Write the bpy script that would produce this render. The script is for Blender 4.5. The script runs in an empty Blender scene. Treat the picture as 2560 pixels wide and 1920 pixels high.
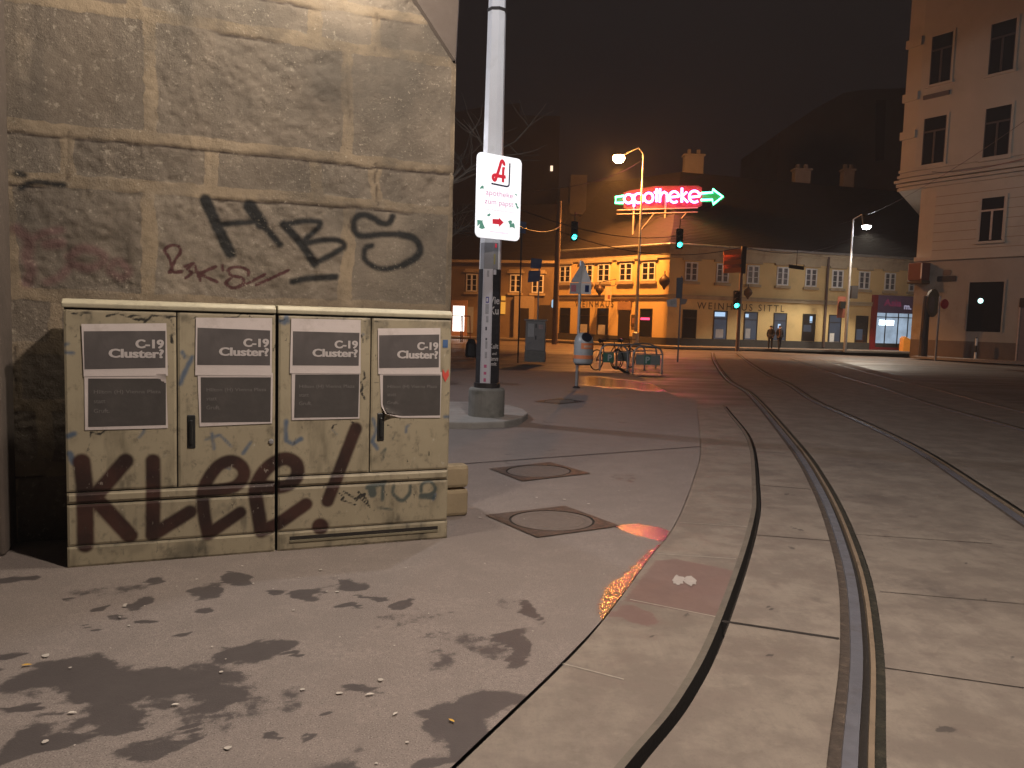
import bpy, bmesh, math, random
import numpy as np
from mathutils import Vector, Matrix

random.seed(7)
SC = bpy.context.scene
COL = SC.collection

# ------------------------------------------------------------------ camera
FPX, HCAM, ROLL, HOR = 1923.0, 1.55, math.radians(1.7), 801.0
PITCH = math.atan((960 - HOR) / FPX * math.cos(ROLL))
AX = Vector((1, 0, 0))
AF = Vector((0, math.cos(PITCH), -math.sin(PITCH)))
AU = Vector((0, math.sin(PITCH), math.cos(PITCH)))
CAM = Vector((0, 0, HCAM))
ex = AX * math.cos(ROLL) + AU * math.sin(ROLL)
ey = -AX * math.sin(ROLL) + AU * math.cos(ROLL)
cd = bpy.data.cameras.new('camera')
cam = bpy.data.objects.new('camera', cd)
COL.objects.link(cam)
cd.sensor_width = 36.0
cd.lens = 36.0 * FPX / 2560.0
cd.clip_start, cd.clip_end = 0.05, 2000
R = Matrix((ex, ey, -AF)).transposed()
cam.matrix_world = Matrix.Translation(CAM) @ R.to_4x4()
SC.camera = cam

# ------------------------------------------------------------------ world (night sky with a little town light)
W = bpy.data.worlds.new('World')
SC.world = W
W.use_nodes = True
wn = W.node_tree
wn.nodes.clear()
wo = wn.nodes.new('ShaderNodeOutputWorld')
sky = wn.nodes.new('ShaderNodeTexSky')
sky.sky_type = 'NISHITA'
sky.sun_disc = False
sky.sun_elevation = math.radians(-8)
sky.sun_rotation = math.radians(200)
b1 = wn.nodes.new('ShaderNodeBackground')
b1.inputs[1].default_value = 0.02
wn.links.new(sky.outputs[0], b1.inputs[0])
b2 = wn.nodes.new('ShaderNodeBackground')
b2.inputs[0].default_value = (0.023, 0.0165, 0.0165, 1)
b2.inputs[1].default_value = 0.30
ad = wn.nodes.new('ShaderNodeAddShader')
wn.links.new(b1.outputs[0], ad.inputs[0])
wn.links.new(b2.outputs[0], ad.inputs[1])
wn.links.new(ad.outputs[0], wo.inputs[0])

vs = SC.view_settings
vs.view_transform = 'Standard'
vs.look = 'None'
vs.exposure = 0.0
vs.gamma = 1.0
vs.use_curve_mapping = False
cy = SC.cycles
cy.use_denoising = True
cy.max_bounces = 6
cy.diffuse_bounces = 3
cy.glossy_bounces = 3
cy.transmission_bounces = 4
cy.volume_bounces = 0
cy.sample_clamp_indirect = 4.0
cy.sample_clamp_direct = 0.0

# lamp positions and powers (the fittings are built further down)
LAMP_WALL = dict(loc=(-1.25, 4.72, 4.75), power=215, col=(1.0, 0.86, 0.70))      # under the bridge, above the cabinets
LAMP_NEAR = dict(loc=(1.15, 2.5, 4.7), power=860, col=(1.0, 0.83, 0.71))        # over the tracks, beside the photographer
LAMP_BACK = dict(loc=(-5.6, 13.9, 5.2), power=900, col=(0.93, 0.92, 1.0))      # behind the abutment
FILL_SIDE = dict(loc=(24.0, 28.0, 12.0), power=1500, col=(0.93, 0.93, 0.95))  # unseen spot added to light the cream house front
FILL_MAST = dict(loc=(0.6, 7.8, 7.2), power=360, col=(0.93, 0.94, 1.0))       # unseen lamp added to brighten the mast and its board    
LAMP_ORANGE = dict(power=12500, col=(1.0, 0.365, 0.07))
LAMP_WHITE = dict(power=2900, col=(1.0, 0.87, 0.68))

# ------------------------------------------------------------------ pixel <-> place
def ray(px, py):
    return ex * ((px - 1280) / FPX) + ey * ((960 - py) / FPX) + AF
def G(px, py, z=0.0):
    d = ray(px, py)
    return CAM + d * ((z - HCAM) / d.z)
def P(px, py, y):
    d = ray(px, py)
    return CAM + d * (y / d.y)

class Fr:
    """a vertical plane: o on the ground, d along it, n out of it (towards the street)"""
    def __init__(s, o, d, n=None):
        s.o = Vector((o[0], o[1], 0)); d = Vector((d[0], d[1], 0)).normalized()
        s.d = d; nn = Vector((d.y, -d.x, 0))
        if nn.dot(CAM - s.o) < 0 and n is None: nn = -nn
        s.n = nn
    def w(s, a, z, n=0.0):
        return s.o + s.d * a + s.n * n + Vector((0, 0, z))
    def hit(s, px, py, n=0.0):
        r = ray(px, py); o = s.o + s.n * n
        t = (o - CAM).dot(s.n) / r.dot(s.n)
        p = CAM + r * t
        return (p - s.o).dot(s.d), p.z
    def hits(s, pts, n=0.0):
        return [s.hit(x, y, n) for x, y in pts]

# ------------------------------------------------------------------ mesh builder
class MB:
    def __init__(s): s.v = []; s.f = []; s.m = []
    def add(s, vs_, fs_, mi=0):
        b = len(s.v); s.v += [Vector(v) for v in vs_]
        for f in fs_: s.f.append([b + i for i in f]); s.m.append(mi)
    def quad(s, a, b, c, d, mi=0): s.add([a, b, c, d], [(0, 1, 2, 3)], mi)
    def poly(s, pts, mi=0): s.add(pts, [tuple(range(len(pts)))], mi)
    def hexa(s, p, mi=0):
        s.add(p, [(0, 3, 2, 1), (4, 5, 6, 7), (0, 1, 5, 4), (1, 2, 6, 5), (2, 3, 7, 6), (3, 0, 4, 7)], mi)
    def box(s, fr, a0, a1, z0, z1, n0, n1, mi=0):
        w = fr.w
        s.hexa([w(a0, z0, n0), w(a1, z0, n0), w(a1, z0, n1), w(a0, z0, n1), w(a0, z1, n0), w(a1, z1, n0), w(a1, z1, n1), w(a0, z1, n1)], mi)
    def abox(s, x0, x1, y0, y1, z0, z1, mi=0):
        s.hexa([(x0, y0, z0), (x1, y0, z0), (x1, y1, z0), (x0, y1, z0), (x0, y0, z1), (x1, y0, z1), (x1, y1, z1), (x0, y1, z1)], mi)
    def prism(s, pts, vec, mi=0):
        n = len(pts); vec = Vector(vec); a = [Vector(p) for p in pts]
        s.add(a + [p + vec for p in a], [tuple(range(n - 1, -1, -1)), tuple(range(n, 2 * n))] + [(i, (i + 1) % n, n + (i + 1) % n, n + i) for i in range(n)], mi)
    def tube(s, pts, r, seg=8, mi=0, closed=False):
        pts = [Vector(p) for p in pts]; n = len(pts)
        rs = r if isinstance(r, (list, tuple)) else [r] * n
        vs_, fs_ = [], []
        up = None
        for i, p in enumerate(pts):
            a = pts[(i - 1) % n] if (i > 0 or closed) else p
            b = pts[(i + 1) % n] if (i < n - 1 or closed) else p
            t = (b - a).normalized()
            if up is None:
                up = Vector((0, 0, 1)) if abs(t.z) < 0.9 else Vector((0, 1, 0))
            u = t.cross(up); u = u.normalized() if u.length > 1e-5 else t.orthogonal().normalized()
            w = u.cross(t).normalized(); up = w
            for k in range(seg):
                an = 2 * math.pi * k / seg
                vs_.append(p + (u * math.cos(an) + w * math.sin(an)) * rs[i])
        for i in range(n if closed else n - 1):
            j = (i + 1) % n
            for k in range(seg):
                l = (k + 1) % seg
                fs_.append((i * seg + k, i * seg + l, j * seg + l, j * seg + k))
        if not closed:
            fs_.append(tuple(range(seg - 1, -1, -1))); fs_.append(tuple((n - 1) * seg + k for k in range(seg)))
        s.add(vs_, fs_, mi)
    def lathe(s, c, prof, seg=16, mi=0, rot=0.0, axis=None):
        c = Vector(c); vs_, fs_ = [], []
        ax = Vector(axis).normalized() if axis is not None else Vector((0, 0, 1))
        u = ax.orthogonal().normalized() if axis is not None else Vector((1, 0, 0))
        w = ax.cross(u)
        for r, z in prof:
            for k in range(seg):
                an = 2 * math.pi * k / seg + rot
                vs_.append(c + (u * math.cos(an) + w * math.sin(an)) * r + ax * z)
        for i in range(len(prof) - 1):
            for k in range(seg):
                l = (k + 1) % seg
                fs_.append((i * seg + k, i * seg + l, (i + 1) * seg + l, (i + 1) * seg + k))
        fs_.append(tuple(range(seg - 1, -1, -1))); fs_.append(tuple((len(prof) - 1) * seg + k for k in range(seg)))
        s.add(vs_, fs_, mi)
    def build(s, name, mats, parent=None, smooth=False, bevel=0.0, fix=True, attrs=None, auto=False):
        root = parent
        while root is not None and root.parent is not None: root = root.parent
        off = Vector(root.location) if root is not None else Vector((0, 0, 0))
        me = bpy.data.meshes.new(name)
        me.from_pydata([tuple(v - off) for v in s.v], [], s.f)
        mats = mats if isinstance(mats, (list, tuple)) else [mats]
        for m_ in mats: me.materials.append(m_)
        if len(mats) > 1: me.polygons.foreach_set('material_index', s.m)
        if fix:
            bm = bmesh.new(); bm.from_mesh(me); bmesh.ops.recalc_face_normals(bm, faces=bm.faces); bm.to_mesh(me); bm.free()
        if smooth: me.polygons.foreach_set('use_smooth', [True] * len(me.polygons))
        for k, arr in (attrs or {}).items():
            at = me.attributes.new(k, 'FLOAT', 'POINT'); at.data.foreach_set('value', np.asarray(arr, dtype=np.float32))
        me.update()
        o = bpy.data.objects.new(name, me); COL.objects.link(o)
        if parent is not None: o.parent = parent
        if bevel:
            b = o.modifiers.new('bevel', 'BEVEL'); b.width = bevel; b.segments = 2; b.limit_method = 'ANGLE'
        return o

def thing(name, label, cat, loc, group=None):
    o = bpy.data.objects.new(name, None); COL.objects.link(o)
    o.empty_display_size = 0.2
    o.location = loc; o['label'] = label; o['category'] = cat
    if group: o['group'] = group
    return o
def tag(o, label, cat, group=None):
    o['label'] = label; o['category'] = cat
    if group: o['group'] = group
    return o
def struct(o, kind='structure'):
    o['kind'] = kind; return o
def dup(root, delta, label, group=None):
    c = root.copy(); COL.objects.link(c); c.location = Vector(root.location) + Vector(delta); c['label'] = label
    if group: c['group'] = group
    for ch in list(root.children):
        a = ch.copy(); COL.objects.link(a); a.parent = c
        for g in list(ch.children):
            b = g.copy(); COL.objects.link(b); b.parent = a
    return c

def grid_mb(fn, us, vs_):
    m = MB(); nu, nv = len(us), len(vs_)
    m.v = [Vector(fn(u, v)) for v in vs_ for u in us]
    m.f = [[j * nu + i, j * nu + i + 1, (j + 1) * nu + i + 1, (j + 1) * nu + i] for j in range(nv - 1) for i in range(nu - 1)]
    m.m = [0] * len(m.f)
    return m

def text_mb(body, fr, a, z, n, height, width=None, align='CENTER', bold=0.0, mi=0, spacing=1.0, thick=0.0, mb=None, skew=0.0):
    """flat letters on plane fr; height = cap height; a, z = anchor (bottom line)"""
    cu = bpy.data.curves.new('t', 'FONT'); cu.body = body; cu.size = 1.0; cu.align_x = align
    cu.space_character = spacing; cu.offset = bold; cu.resolution_u = 3
    ob = bpy.data.objects.new('t', cu); COL.objects.link(ob)
    dg = bpy.context.evaluated_depsgraph_get(); ev = ob.evaluated_get(dg); me = ev.to_mesh()
    co = [v.co.copy() for v in me.vertices]; fs_ = [tuple(p.vertices) for p in me.polygons]
    ev.to_mesh_clear(); bpy.data.objects.remove(ob); bpy.data.curves.remove(cu)
    k = height / 0.70
    kx = k
    if width and co:
        xs = [c.x for c in co]; kx = width / (max(xs) - min(xs))
    mb = mb or MB()
    mb.add([fr.w(a + c.x * kx + skew * c.y * k, z + c.y * k, n) for c in co], fs_, mi)
    return mb

def catmull(pts, n=8, closed=False):
    p = [np.array(q, float) for q in pts]
    if closed: p = [p[-1]] + p + [p[0], p[1]]
    else: p = [2 * p[0] - p[1]] + p + [2 * p[-1] - p[-2]]
    out = []
    for i in range(1, len(p) - 2):
        for t in np.linspace(0, 1, n, endpoint=False):
            a, b, c, d = p[i - 1], p[i], p[i + 1], p[i + 2]
            out.append(0.5 * (2 * b + (c - a) * t + (2 * a - 5 * b + 4 * c - d) * t * t + (3 * b - a - 3 * c + d) * t ** 3))
    if not closed: out.append(p[-2])
    return [tuple(o) for o in out]

def vnoise(x, y, seed=0):
    x = np.asarray(x, float); y = np.asarray(y, float)
    xi = np.floor(x).astype(np.int64); yi = np.floor(y).astype(np.int64)
    xf = x - xi; yf = y - yi
    u = xf * xf * (3 - 2 * xf); v = yf * yf * (3 - 2 * yf)
    def h(a, b):
        n = (a * 374761393 + b * 668265263 + seed * 974711) & 0xffffffff
        n = ((n ^ (n >> 13)) * 1274126177) & 0xffffffff
        return ((n ^ (n >> 16)) & 0xffff) / 65535.0
    return (h(xi, yi) * (1 - u) + h(xi + 1, yi) * u) * (1 - v) + (h(xi, yi + 1) * (1 - u) + h(xi + 1, yi + 1) * u) * v
def fbm(x, y, o=4, seed=0):
    t = 0; a = 0.5; s_ = 0
    for i in range(o):
        t = t + a * vnoise(x * 2 ** i, y * 2 ** i, seed + i); s_ += a; a *= 0.5
    return t / s_
def sstep(x, a, b):
    t = np.clip((x - a) / (b - a), 0, 1); return t * t * (3 - 2 * t)
def seg_field(S, Z, strokes):
    """strokes: list of (points, radius) -> signed distance (negative inside)"""
    D = np.full(S.shape, 9.0)
    for pts, r in strokes:
        for (x0, y0), (x1, y1) in zip(pts[:-1], pts[1:]):
            dx, dy = x1 - x0, y1 - y0; L = dx * dx + dy * dy + 1e-12
            t = np.clip(((S - x0) * dx + (Z - y0) * dy) / L, 0, 1)
            D = np.minimum(D, np.hypot(S - x0 - t * dx, Z - y0 - t * dy) - r)
    return D

# ------------------------------------------------------------------ materials
class NT:
    def __init__(s, name):
        s.m = bpy.data.materials.new(name); s.m.use_nodes = True; s.t = s.m.node_tree
        s.b = s.t.nodes['Principled BSDF']; s.out = s.t.nodes['Material Output']
    def n(s, t, **k):
        x = s.t.nodes.new(t)
        for a, b in k.items(): setattr(x, a, b)
        return x
    def put(s, sock, v):
        if hasattr(v, 'is_output'): s.t.links.new(v, sock)
        elif isinstance(v, (tuple, list)) and len(v) == 3 and sock.type == 'RGBA': sock.default_value = (*v, 1)
        else: sock.default_value = v
    def coord(s, kind='Object', scale=None):
        c = s.n('ShaderNodeTexCoord').outputs[kind]
        if scale is not None:
            mp = s.n('ShaderNodeMapping'); s.t.links.new(c, mp.inputs[0]); mp.inputs['Scale'].default_value = scale; c = mp.outputs[0]
        return c
    def noise(s, scale, detail=4, rough=0.55, co=None, dist=0.0):
        x = s.n('ShaderNodeTexNoise'); s.t.links.new(co or s.coord(), x.inputs['Vector'])
        x.inputs['Scale'].default_value = scale; x.inputs['Detail'].default_value = detail
        x.inputs['Roughness'].default_value = rough; x.inputs['Distortion'].default_value = dist
        return x.outputs['Fac']
    def voro(s, scale, feature='F1', co=None):
        x = s.n('ShaderNodeTexVoronoi', feature=feature); s.t.links.new(co or s.coord(), x.inputs['Vector'])
        x.inputs['Scale'].default_value = scale; return x.outputs['Distance']
    def math(s, op, a, b=0.0, c=None):
        x = s.n('ShaderNodeMath', operation=op); s.put(x.inputs[0], a); s.put(x.inputs[1], b)
        if c is not None: s.put(x.inputs[2], c)
        return x.outputs[0]
    def sm(s, v, lo, hi, to0=0.0, to1=1.0):
        x = s.n('ShaderNodeMapRange', interpolation_type='SMOOTHSTEP'); s.put(x.inputs[0], v)
        x.inputs[1].default_value = lo; x.inputs[2].default_value = hi; x.inputs[3].default_value = to0; x.inputs[4].default_value = to1
        if lo > hi:
            x.inputs[1].default_value = hi; x.inputs[2].default_value = lo; x.inputs[3].default_value = to1; x.inputs[4].default_value = to0
        return x.outputs[0]
    def mix(s, f, a, b, mode='MIX'):
        x = s.n('ShaderNodeMix', data_type='RGBA', blend_type=mode); s.put(x.inputs[0], f); s.put(x.inputs[6], a); s.put(x.inputs[7], b)
        return x.outputs[2]
    def attr(s, name): return s.n('ShaderNodeAttribute', attribute_name=name).outputs['Fac']
    def bump(s, h, strength=0.3, dist=0.01):
        x = s.n('ShaderNodeBump'); x.inputs['Strength'].default_value = strength; x.inputs['Distance'].default_value = dist
        s.t.links.new(h, x.inputs['Height']); s.t.links.new(x.outputs[0], s.b.inputs['Normal'])
    def fin(s, col=None, rough=None, metal=None, spec=None):
        if col is not None: s.put(s.b.inputs['Base Color'], col)
        if rough is not None: s.put(s.b.inputs['Roughness'], rough)
        if metal is not None: s.put(s.b.inputs['Metallic'], metal)
        if spec is not None: s.put(s.b.inputs['Specular IOR Level'], spec)
        return s.m

def sc(c, k): return tuple(min(1.0, x * k) for x in c)
def mat(name, c, rough=0.6, metal=0.0, var=0.25, scale=4.0, bump=0.15, bs=40.0, grime=None, gscale=3.0, gamt=0.6):
    t = NT(name)
    col = t.mix(t.noise(scale, 5), sc(c, 1 - var), sc(c, 1 + var))
    if grime is not None:
        col = t.mix(t.sm(t.noise(gscale, 6, 0.65), 0.5, 0.72, 0, gamt), col, grime)
    if bump: t.bump(t.noise(bs, 4), bump, 0.01)
    rr = t.sm(t.noise(scale * 2.3, 3), 0.2, 0.8, max(0.02, rough - 0.1), min(1, rough + 0.1))
    return t.fin(col, rr, metal)
def emis(name, c, k, var=0.0, scale=1.0):
    t = NT(name); t.put(t.b.inputs['Base Color'], (0.02, 0.02, 0.02))
    if var: t.put(t.b.inputs['Emission Color'], t.mix(t.noise(scale, 4), sc(c, 1 - var), c))
    else: t.put(t.b.inputs['Emission Color'], c)
    t.b.inputs['Emission Strength'].default_value = k
    return t.m

def m_stone():
    t = NT('old_masonry')
    mo, bl, cr, wx = t.attr('mortar'), t.attr('block'), t.attr('crack'), t.attr('weather')
    n1 = t.noise(3.0, 6, 0.6); n2 = t.noise(22, 6, 0.65); n3 = t.noise(90, 3, 0.6)
    stone = t.mix(bl, (0.118, 0.099, 0.079), (0.262, 0.226, 0.180))
    stone = t.mix(t.sm(n1, 0.35, 0.7), t.mix(0.5, stone, (0.12, 0.10, 0.08)), stone)
    stone = t.mix(t.sm(n2, 0.55, 0.75, 0, 0.40), stone, (0.06, 0.05, 0.042))
    stone = t.mix(t.sm(t.noise(1.3, 4, 0.6, t.coord('Object', (1, 1, 0.3))), 0.5, 0.7, 0, 0.45), stone, (0.085, 0.078, 0.07))
    stone = t.mix(t.sm(n2, 0.30, 0.42, 0.5, 0), stone, (0.40, 0.36, 0.29))
    mort = t.mix(n2, (0.205, 0.163, 0.112), (0.275, 0.222, 0.155))
    mort = t.mix(t.sm(n1, 0.46, 0.70, 0, 0.55), mort, stone)
    mf = t.sm(t.math('ADD', mo, t.math('MULTIPLY', t.math('SUBTRACT', n2, 0.5), 0.55)), 0.35, 0.62)
    col = t.mix(mf, stone, mort)
    big = t.noise(1.9, 6, 0.68); col = t.mix(t.sm(big, 0.46, 0.66, 0, 0.55), col, (0.095, 0.079, 0.062)); col = t.mix(t.sm(big, 0.44, 0.30, 0, 0.45), col, (0.30, 0.255, 0.19))
    col = t.mix(t.math('MULTIPLY', wx, t.sm(n1, 0.3, 0.6, 0.4, 0.85)), col, (0.05, 0.047, 0.042))
    col = t.mix(t.math('MULTIPLY', cr, 0.9), col, (0.028, 0.02, 0.018))
    w = t.math('MULTIPLY', t.math('SUBTRACT', n2, 0.5), 0.022)
    for nm, c, lo, hi, k in (('paint_black', (0.010, 0.012, 0.014), 0.020, -0.012, 0.94), ('paint_red', (0.055, 0.016, 0.02), 0.006, -0.005, 0.88), ('paint_faded', (0.10, 0.028, 0.04), 0.03, -0.02, 0.42)):
        col = t.mix(t.sm(t.math('ADD', t.attr(nm), w), lo, hi, 0, k), col, c)
    pv_ = t.voro(34, 'F1', t.coord()); n4 = t.noise(48, 5, 0.7)
    rgh = t.sm(t.noise(2.2, 3, 0.5), 0.42, 0.6)
    col = t.mix(t.math('MULTIPLY', rgh, t.sm(n4, 0.58, 0.72, 0, 0.55)), col, (0.50, 0.45, 0.36))
    col = t.mix(t.math('MULTIPLY', rgh, t.sm(n4, 0.40, 0.28, 0, 0.75)), col, (0.05, 0.042, 0.036))
    col = t.mix(t.sm(pv_, 0.16, 0.05, 0, t.sm(n1, 0.5, 0.65, 0.0, 0.7)) if False else t.sm(pv_, 0.14, 0.04, 0, 0.45), col, (0.045, 0.036, 0.03))
    t.bump(t.math('ADD', t.math('MULTIPLY', n2, 0.8), t.math('ADD', t.math('MULTIPLY', n3, 0.35), t.math('MULTIPLY', n4, rgh))), 0.7, 0.010)
    return t.fin(col, 0.92, 0, 0.2)

def m_cabinet():
    t = NT('cabinet_paint')
    n1 = t.noise(2.6, 5); n2 = t.noise(14, 6, 0.65); n3 = t.noise(60, 3)
    col = t.mix(n1, (0.275, 0.240, 0.162), (0.385, 0.340, 0.238))
    col = t.mix(t.sm(n2, 0.54, 0.70, 0, 0.75), col, (0.17, 0.15, 0.105))
    col = t.mix(t.sm(t.noise(6, 4, 0.6, t.coord('Object', (1, 1, 0.25))), 0.55, 0.75, 0, 0.6), col, (0.12, 0.105, 0.07))
    col = t.mix(t.sm(t.attr('grime'), 0.35, 0.75, 0, 0.85), col, t.mix(n2, (0.035, 0.034, 0.03), (0.10, 0.09, 0.065)))
    w = t.math('MULTIPLY', t.math('SUBTRACT', n2, 0.5), 0.014)
    for nm, c, lo, hi, k in (('paint_blue', (0.04, 0.09, 0.17), 0.008, -0.014, 0.8), ('paint_green', (0.03, 0.055, 0.06), 0.008, -0.012, 0.85), ('paint_ink', (0.012, 0.012, 0.013), 0.003, -0.004, 0.95)):
        col = t.mix(t.sm(t.math('ADD', t.attr(nm), t.math('MULTIPLY', w, 1.6)), lo, hi, 0, k), col, c)
    mar = t.mix(t.sm(t.noise(5.0, 4), 0.35, 0.7), (0.017, 0.0055, 0.0055), (0.046, 0.015, 0.0115))
    col = t.mix(t.sm(t.math('ADD', t.attr('paint_maroon'), t.math('MULTIPLY', w, 0.6)), 0.012, -0.012, 0, 0.97), col, mar)
    fl = t.noise(38, 5, 0.7, t.coord('Object', (1, 1, 0.5)))
    col = t.mix(t.math('MULTIPLY', t.sm(fl, 0.60, 0.68, 0, 0.8), t.sm(n1, 0.42, 0.62)), col, (0.045, 0.042, 0.036))
    col = t.mix(t.math('MULTIPLY', t.sm(fl, 0.38, 0.32, 0, 0.5), t.sm(n1, 0.55, 0.4)), col, (0.50, 0.47, 0.40))
    t.bump(t.math('ADD', n3, n2), 0.10, 0.004)
    return t.fin(col, 0.55, 0, 0.4)

def m_sidewalk():
    t = NT('worn_asphalt')
    n1 = t.noise(1.1, 5); n2 = t.noise(9, 6, 0.62); n3 = t.noise(160, 2, 0.6); n4 = t.noise(34, 5, 0.7)
    dry = t.mix(n1, (0.225, 0.190, 0.170), (0.315, 0.268, 0.240))
    dry = t.mix(t.sm(t.noise(3.3, 6, 0.7), 0.40, 0.62, 0.45, 0), dry, (0.155, 0.132, 0.119))
    dry = t.mix(t.sm(n4, 0.3, 0.75), (0.20, 0.172, 0.154), dry)
    dry = t.mix(t.sm(n3, 0.56, 0.72, 0, 0.7), dry, (0.40, 0.36, 0.33))
    dry = t.mix(t.sm(n3, 0.30, 0.44, 0.8, 0), dry, (0.06, 0.055, 0.05))
    st = t.math('ADD', t.attr('stain'), t.math('ADD', t.math('MULTIPLY', t.math('SUBTRACT', n2, 0.5), 0.95), t.math('MULTIPLY', t.math('SUBTRACT', n4, 0.5), 0.35)))
    sf = t.sm(st, 0.42, 0.62)
    wet = t.mix(n2, (0.052, 0.045, 0.045), (0.082, 0.071, 0.069))
    col = t.mix(t.math('MULTIPLY', sf, 0.92), dry, wet)
    t.bump(t.math('ADD', t.math('MULTIPLY', n3, 0.5), t.math('MULTIPLY', n4, 0.5)), 0.35, 0.006)
    wf = t.sm(t.math('ADD', t.attr('wet'), t.math('ADD', t.math('MULTIPLY', t.math('SUBTRACT', n4, 0.5), 1.0), t.math('MULTIPLY', t.math('SUBTRACT', n2, 0.5), 0.7))), 0.40, 0.72)
    col = t.mix(t.math('MULTIPLY', wf, 0.85), col, (0.035, 0.027, 0.025))
    return t.fin(col, t.mix(wf, t.mix(sf, (0.75,) * 3, (0.55,) * 3), t.mix(n4, (0.06,) * 3, (0.17,) * 3)), 0, t.math('ADD', 0.25, t.math('MULTIPLY', wf, 0.75)))

def m_concrete():
    t = NT('track_concrete')
    n1 = t.noise(0.8, 5); n2 = t.noise(6, 6, 0.62); n3 = t.noise(150, 2, 0.6); n4 = t.noise(28, 5, 0.7)
    br = t.noise(40, 3, 0.6, t.coord('Object', (1.0, 0.06, 1)))
    col = t.mix(n1, (0.200, 0.171, 0.140), (0.285, 0.246, 0.202))
    col = t.mix(t.sm(t.noise(2.4, 6, 0.7), 0.40, 0.62, 0.65, 0), col, (0.145, 0.120, 0.101))
    col = t.mix(t.sm(n2, 0.5, 0.72, 0, 0.6), col, (0.165, 0.135, 0.115))
    col = t.mix(t.sm(n2, 0.28, 0.42, 0.35, 0), col, (0.33, 0.285, 0.235))
    col = t.mix(t.sm(n4, 0.55, 0.72, 0, 0.35), col, (0.12, 0.10, 0.088))
    col = t.mix(t.sm(br, 0.45, 0.7, 0, 0.22), col, (0.17, 0.15, 0.125))
    col = t.mix(t.sm(n3, 0.60, 0.74, 0, 0.4), col, (0.12, 0.10, 0.09))
    st = t.sm(t.math('ADD', t.attr('stain'), t.math('ADD', t.math('MULTIPLY', t.math('SUBTRACT', n2, 0.5), 0.8), t.math('MULTIPLY', t.math('SUBTRACT', n4, 0.5), 0.4))), 0.3, 0.95)
    col = t.mix(t.math('MULTIPLY', st, 0.8), col, (0.095, 0.080, 0.072))
    rd = t.sm(t.math('ADD', t.attr('red'), t.math('MULTIPLY', t.math('SUBTRACT', n4, 0.5), 0.5)), 0.4, 0.6, 0, 0.8)
    col = t.mix(rd, col, t.mix(n4, (0.145, 0.088, 0.078), (0.19, 0.122, 0.107)))
    col = t.mix(t.sm(t.math('ADD', t.attr('spot'), t.math('MULTIPLY', t.math('SUBTRACT', n4, 0.5), 0.8)), 0.42, 0.62, 0, 0.75), col, (0.06, 0.053, 0.05))
    t.bump(t.math('ADD', t.math('MULTIPLY', n3, 0.4), n4), 0.22, 0.006)
    return t.fin(col, t.sm(n2, 0.3, 0.7, 0.8, 0.6), 0, 0.35)

def m_road():
    t = NT('road_asphalt')
    n1 = t.noise(0.12, 5); n2 = t.noise(1.3, 6, 0.6); n3 = t.noise(60, 3); br = t.noise(0.5, 5, 0.6, t.coord('Object', (0.35, 2.2, 1)))
    col = t.mix(n1, (0.095, 0.079, 0.070), (0.155, 0.132, 0.118))
    col = t.mix(t.sm(n2, 0.4, 0.7, 0, 0.5), col, (0.045, 0.038, 0.036))
    col = t.mix(t.sm(br, 0.48, 0.68, 0, 0.55), col, (0.19, 0.163, 0.145))
    t.bump(n3, 0.3, 0.01)
    return t.fin(col, t.sm(br, 0.35, 0.65, 0.42, 0.7), 0, 0.5)

STONE, CABP, SIDE, CONC, ROAD = m_stone(), m_cabinet(), m_sidewalk(), m_concrete(), m_road()
DIRT = mat('joint_dirt', (0.022, 0.018, 0.015), 0.95, var=0.5, scale=30)
GUM = mat('trodden_gum', (0.46, 0.42, 0.37), 0.8, var=0.3, scale=20)
STEEL = mat('polished_rail_steel', (0.16, 0.165, 0.19), 0.42, 0.3, var=0.2, scale=6, bump=0.1, grime=(0.10, 0.085, 0.075), gscale=4, gamt=0.5)
RUST = mat('rail_flank', (0.15, 0.105, 0.07), 0.8, 0.0, var=0.45, scale=18, bump=0.6, bs=60)
LIP = mat('rail_lip', (0.25, 0.19, 0.13), 0.6, 0.2, var=0.25, scale=10, grime=(0.12, 0.09, 0.06))
FILL = mat('rail_side_filler', (0.06, 0.046, 0.036), 0.95, 0, var=0.6, scale=25, bump=1.0, bs=45, grime=(0.17, 0.13, 0.095), gscale=14, gamt=0.6)
MOSS = mat('mossy_filler', (0.02, 0.019, 0.012), 0.95, 0, var=0.6, scale=22, bump=1.0, bs=50, grime=(0.07, 0.06, 0.04), gscale=10)
KERBM = mat('kerb_edge', (0.125, 0.110, 0.087), 0.75, 0, var=0.3, scale=8, bump=0.4, grime=(0.07, 0.06, 0.05))
IRON = mat('cast_iron', (0.075, 0.058, 0.048), 0.6, 0.3, var=0.4, scale=9, bump=0.6, bs=50, grime=(0.15, 0.12, 0.095), gscale=5)
LIDM = mat('lid_concrete', (0.14, 0.112, 0.093), 0.75, 0.0, var=0.25, scale=9, bump=0.5, bs=60)
GREYP = mat('grey_paint', (0.21, 0.20, 0.19), 0.5, 0.1, var=0.2, scale=6, grime=(0.08, 0.08, 0.075))
MASTP = mat('mast_paint', (0.76, 0.77, 0.79), 0.5, 0.0, var=0.08, scale=3, bump=0.05, grime=(0.36, 0.36, 0.32), gscale=1.5, gamt=0.4)
CONCB = mat('cast_concrete', (0.20, 0.195, 0.175), 0.9, 0, var=0.3, scale=5, bump=0.5, grime=(0.05, 0.055, 0.04), gscale=4)
GALV = mat('galvanised_steel', (0.34, 0.34, 0.35), 0.45, 0.6, var=0.25, scale=12, grime=(0.12, 0.11, 0.10))
DARKM = mat('dark_metal', (0.035, 0.03, 0.03), 0.5, 0.3, var=0.3)
BLACKP = mat('black_plastic', (0.015, 0.016, 0.016), 0.4, 0, var=0.3)
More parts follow.
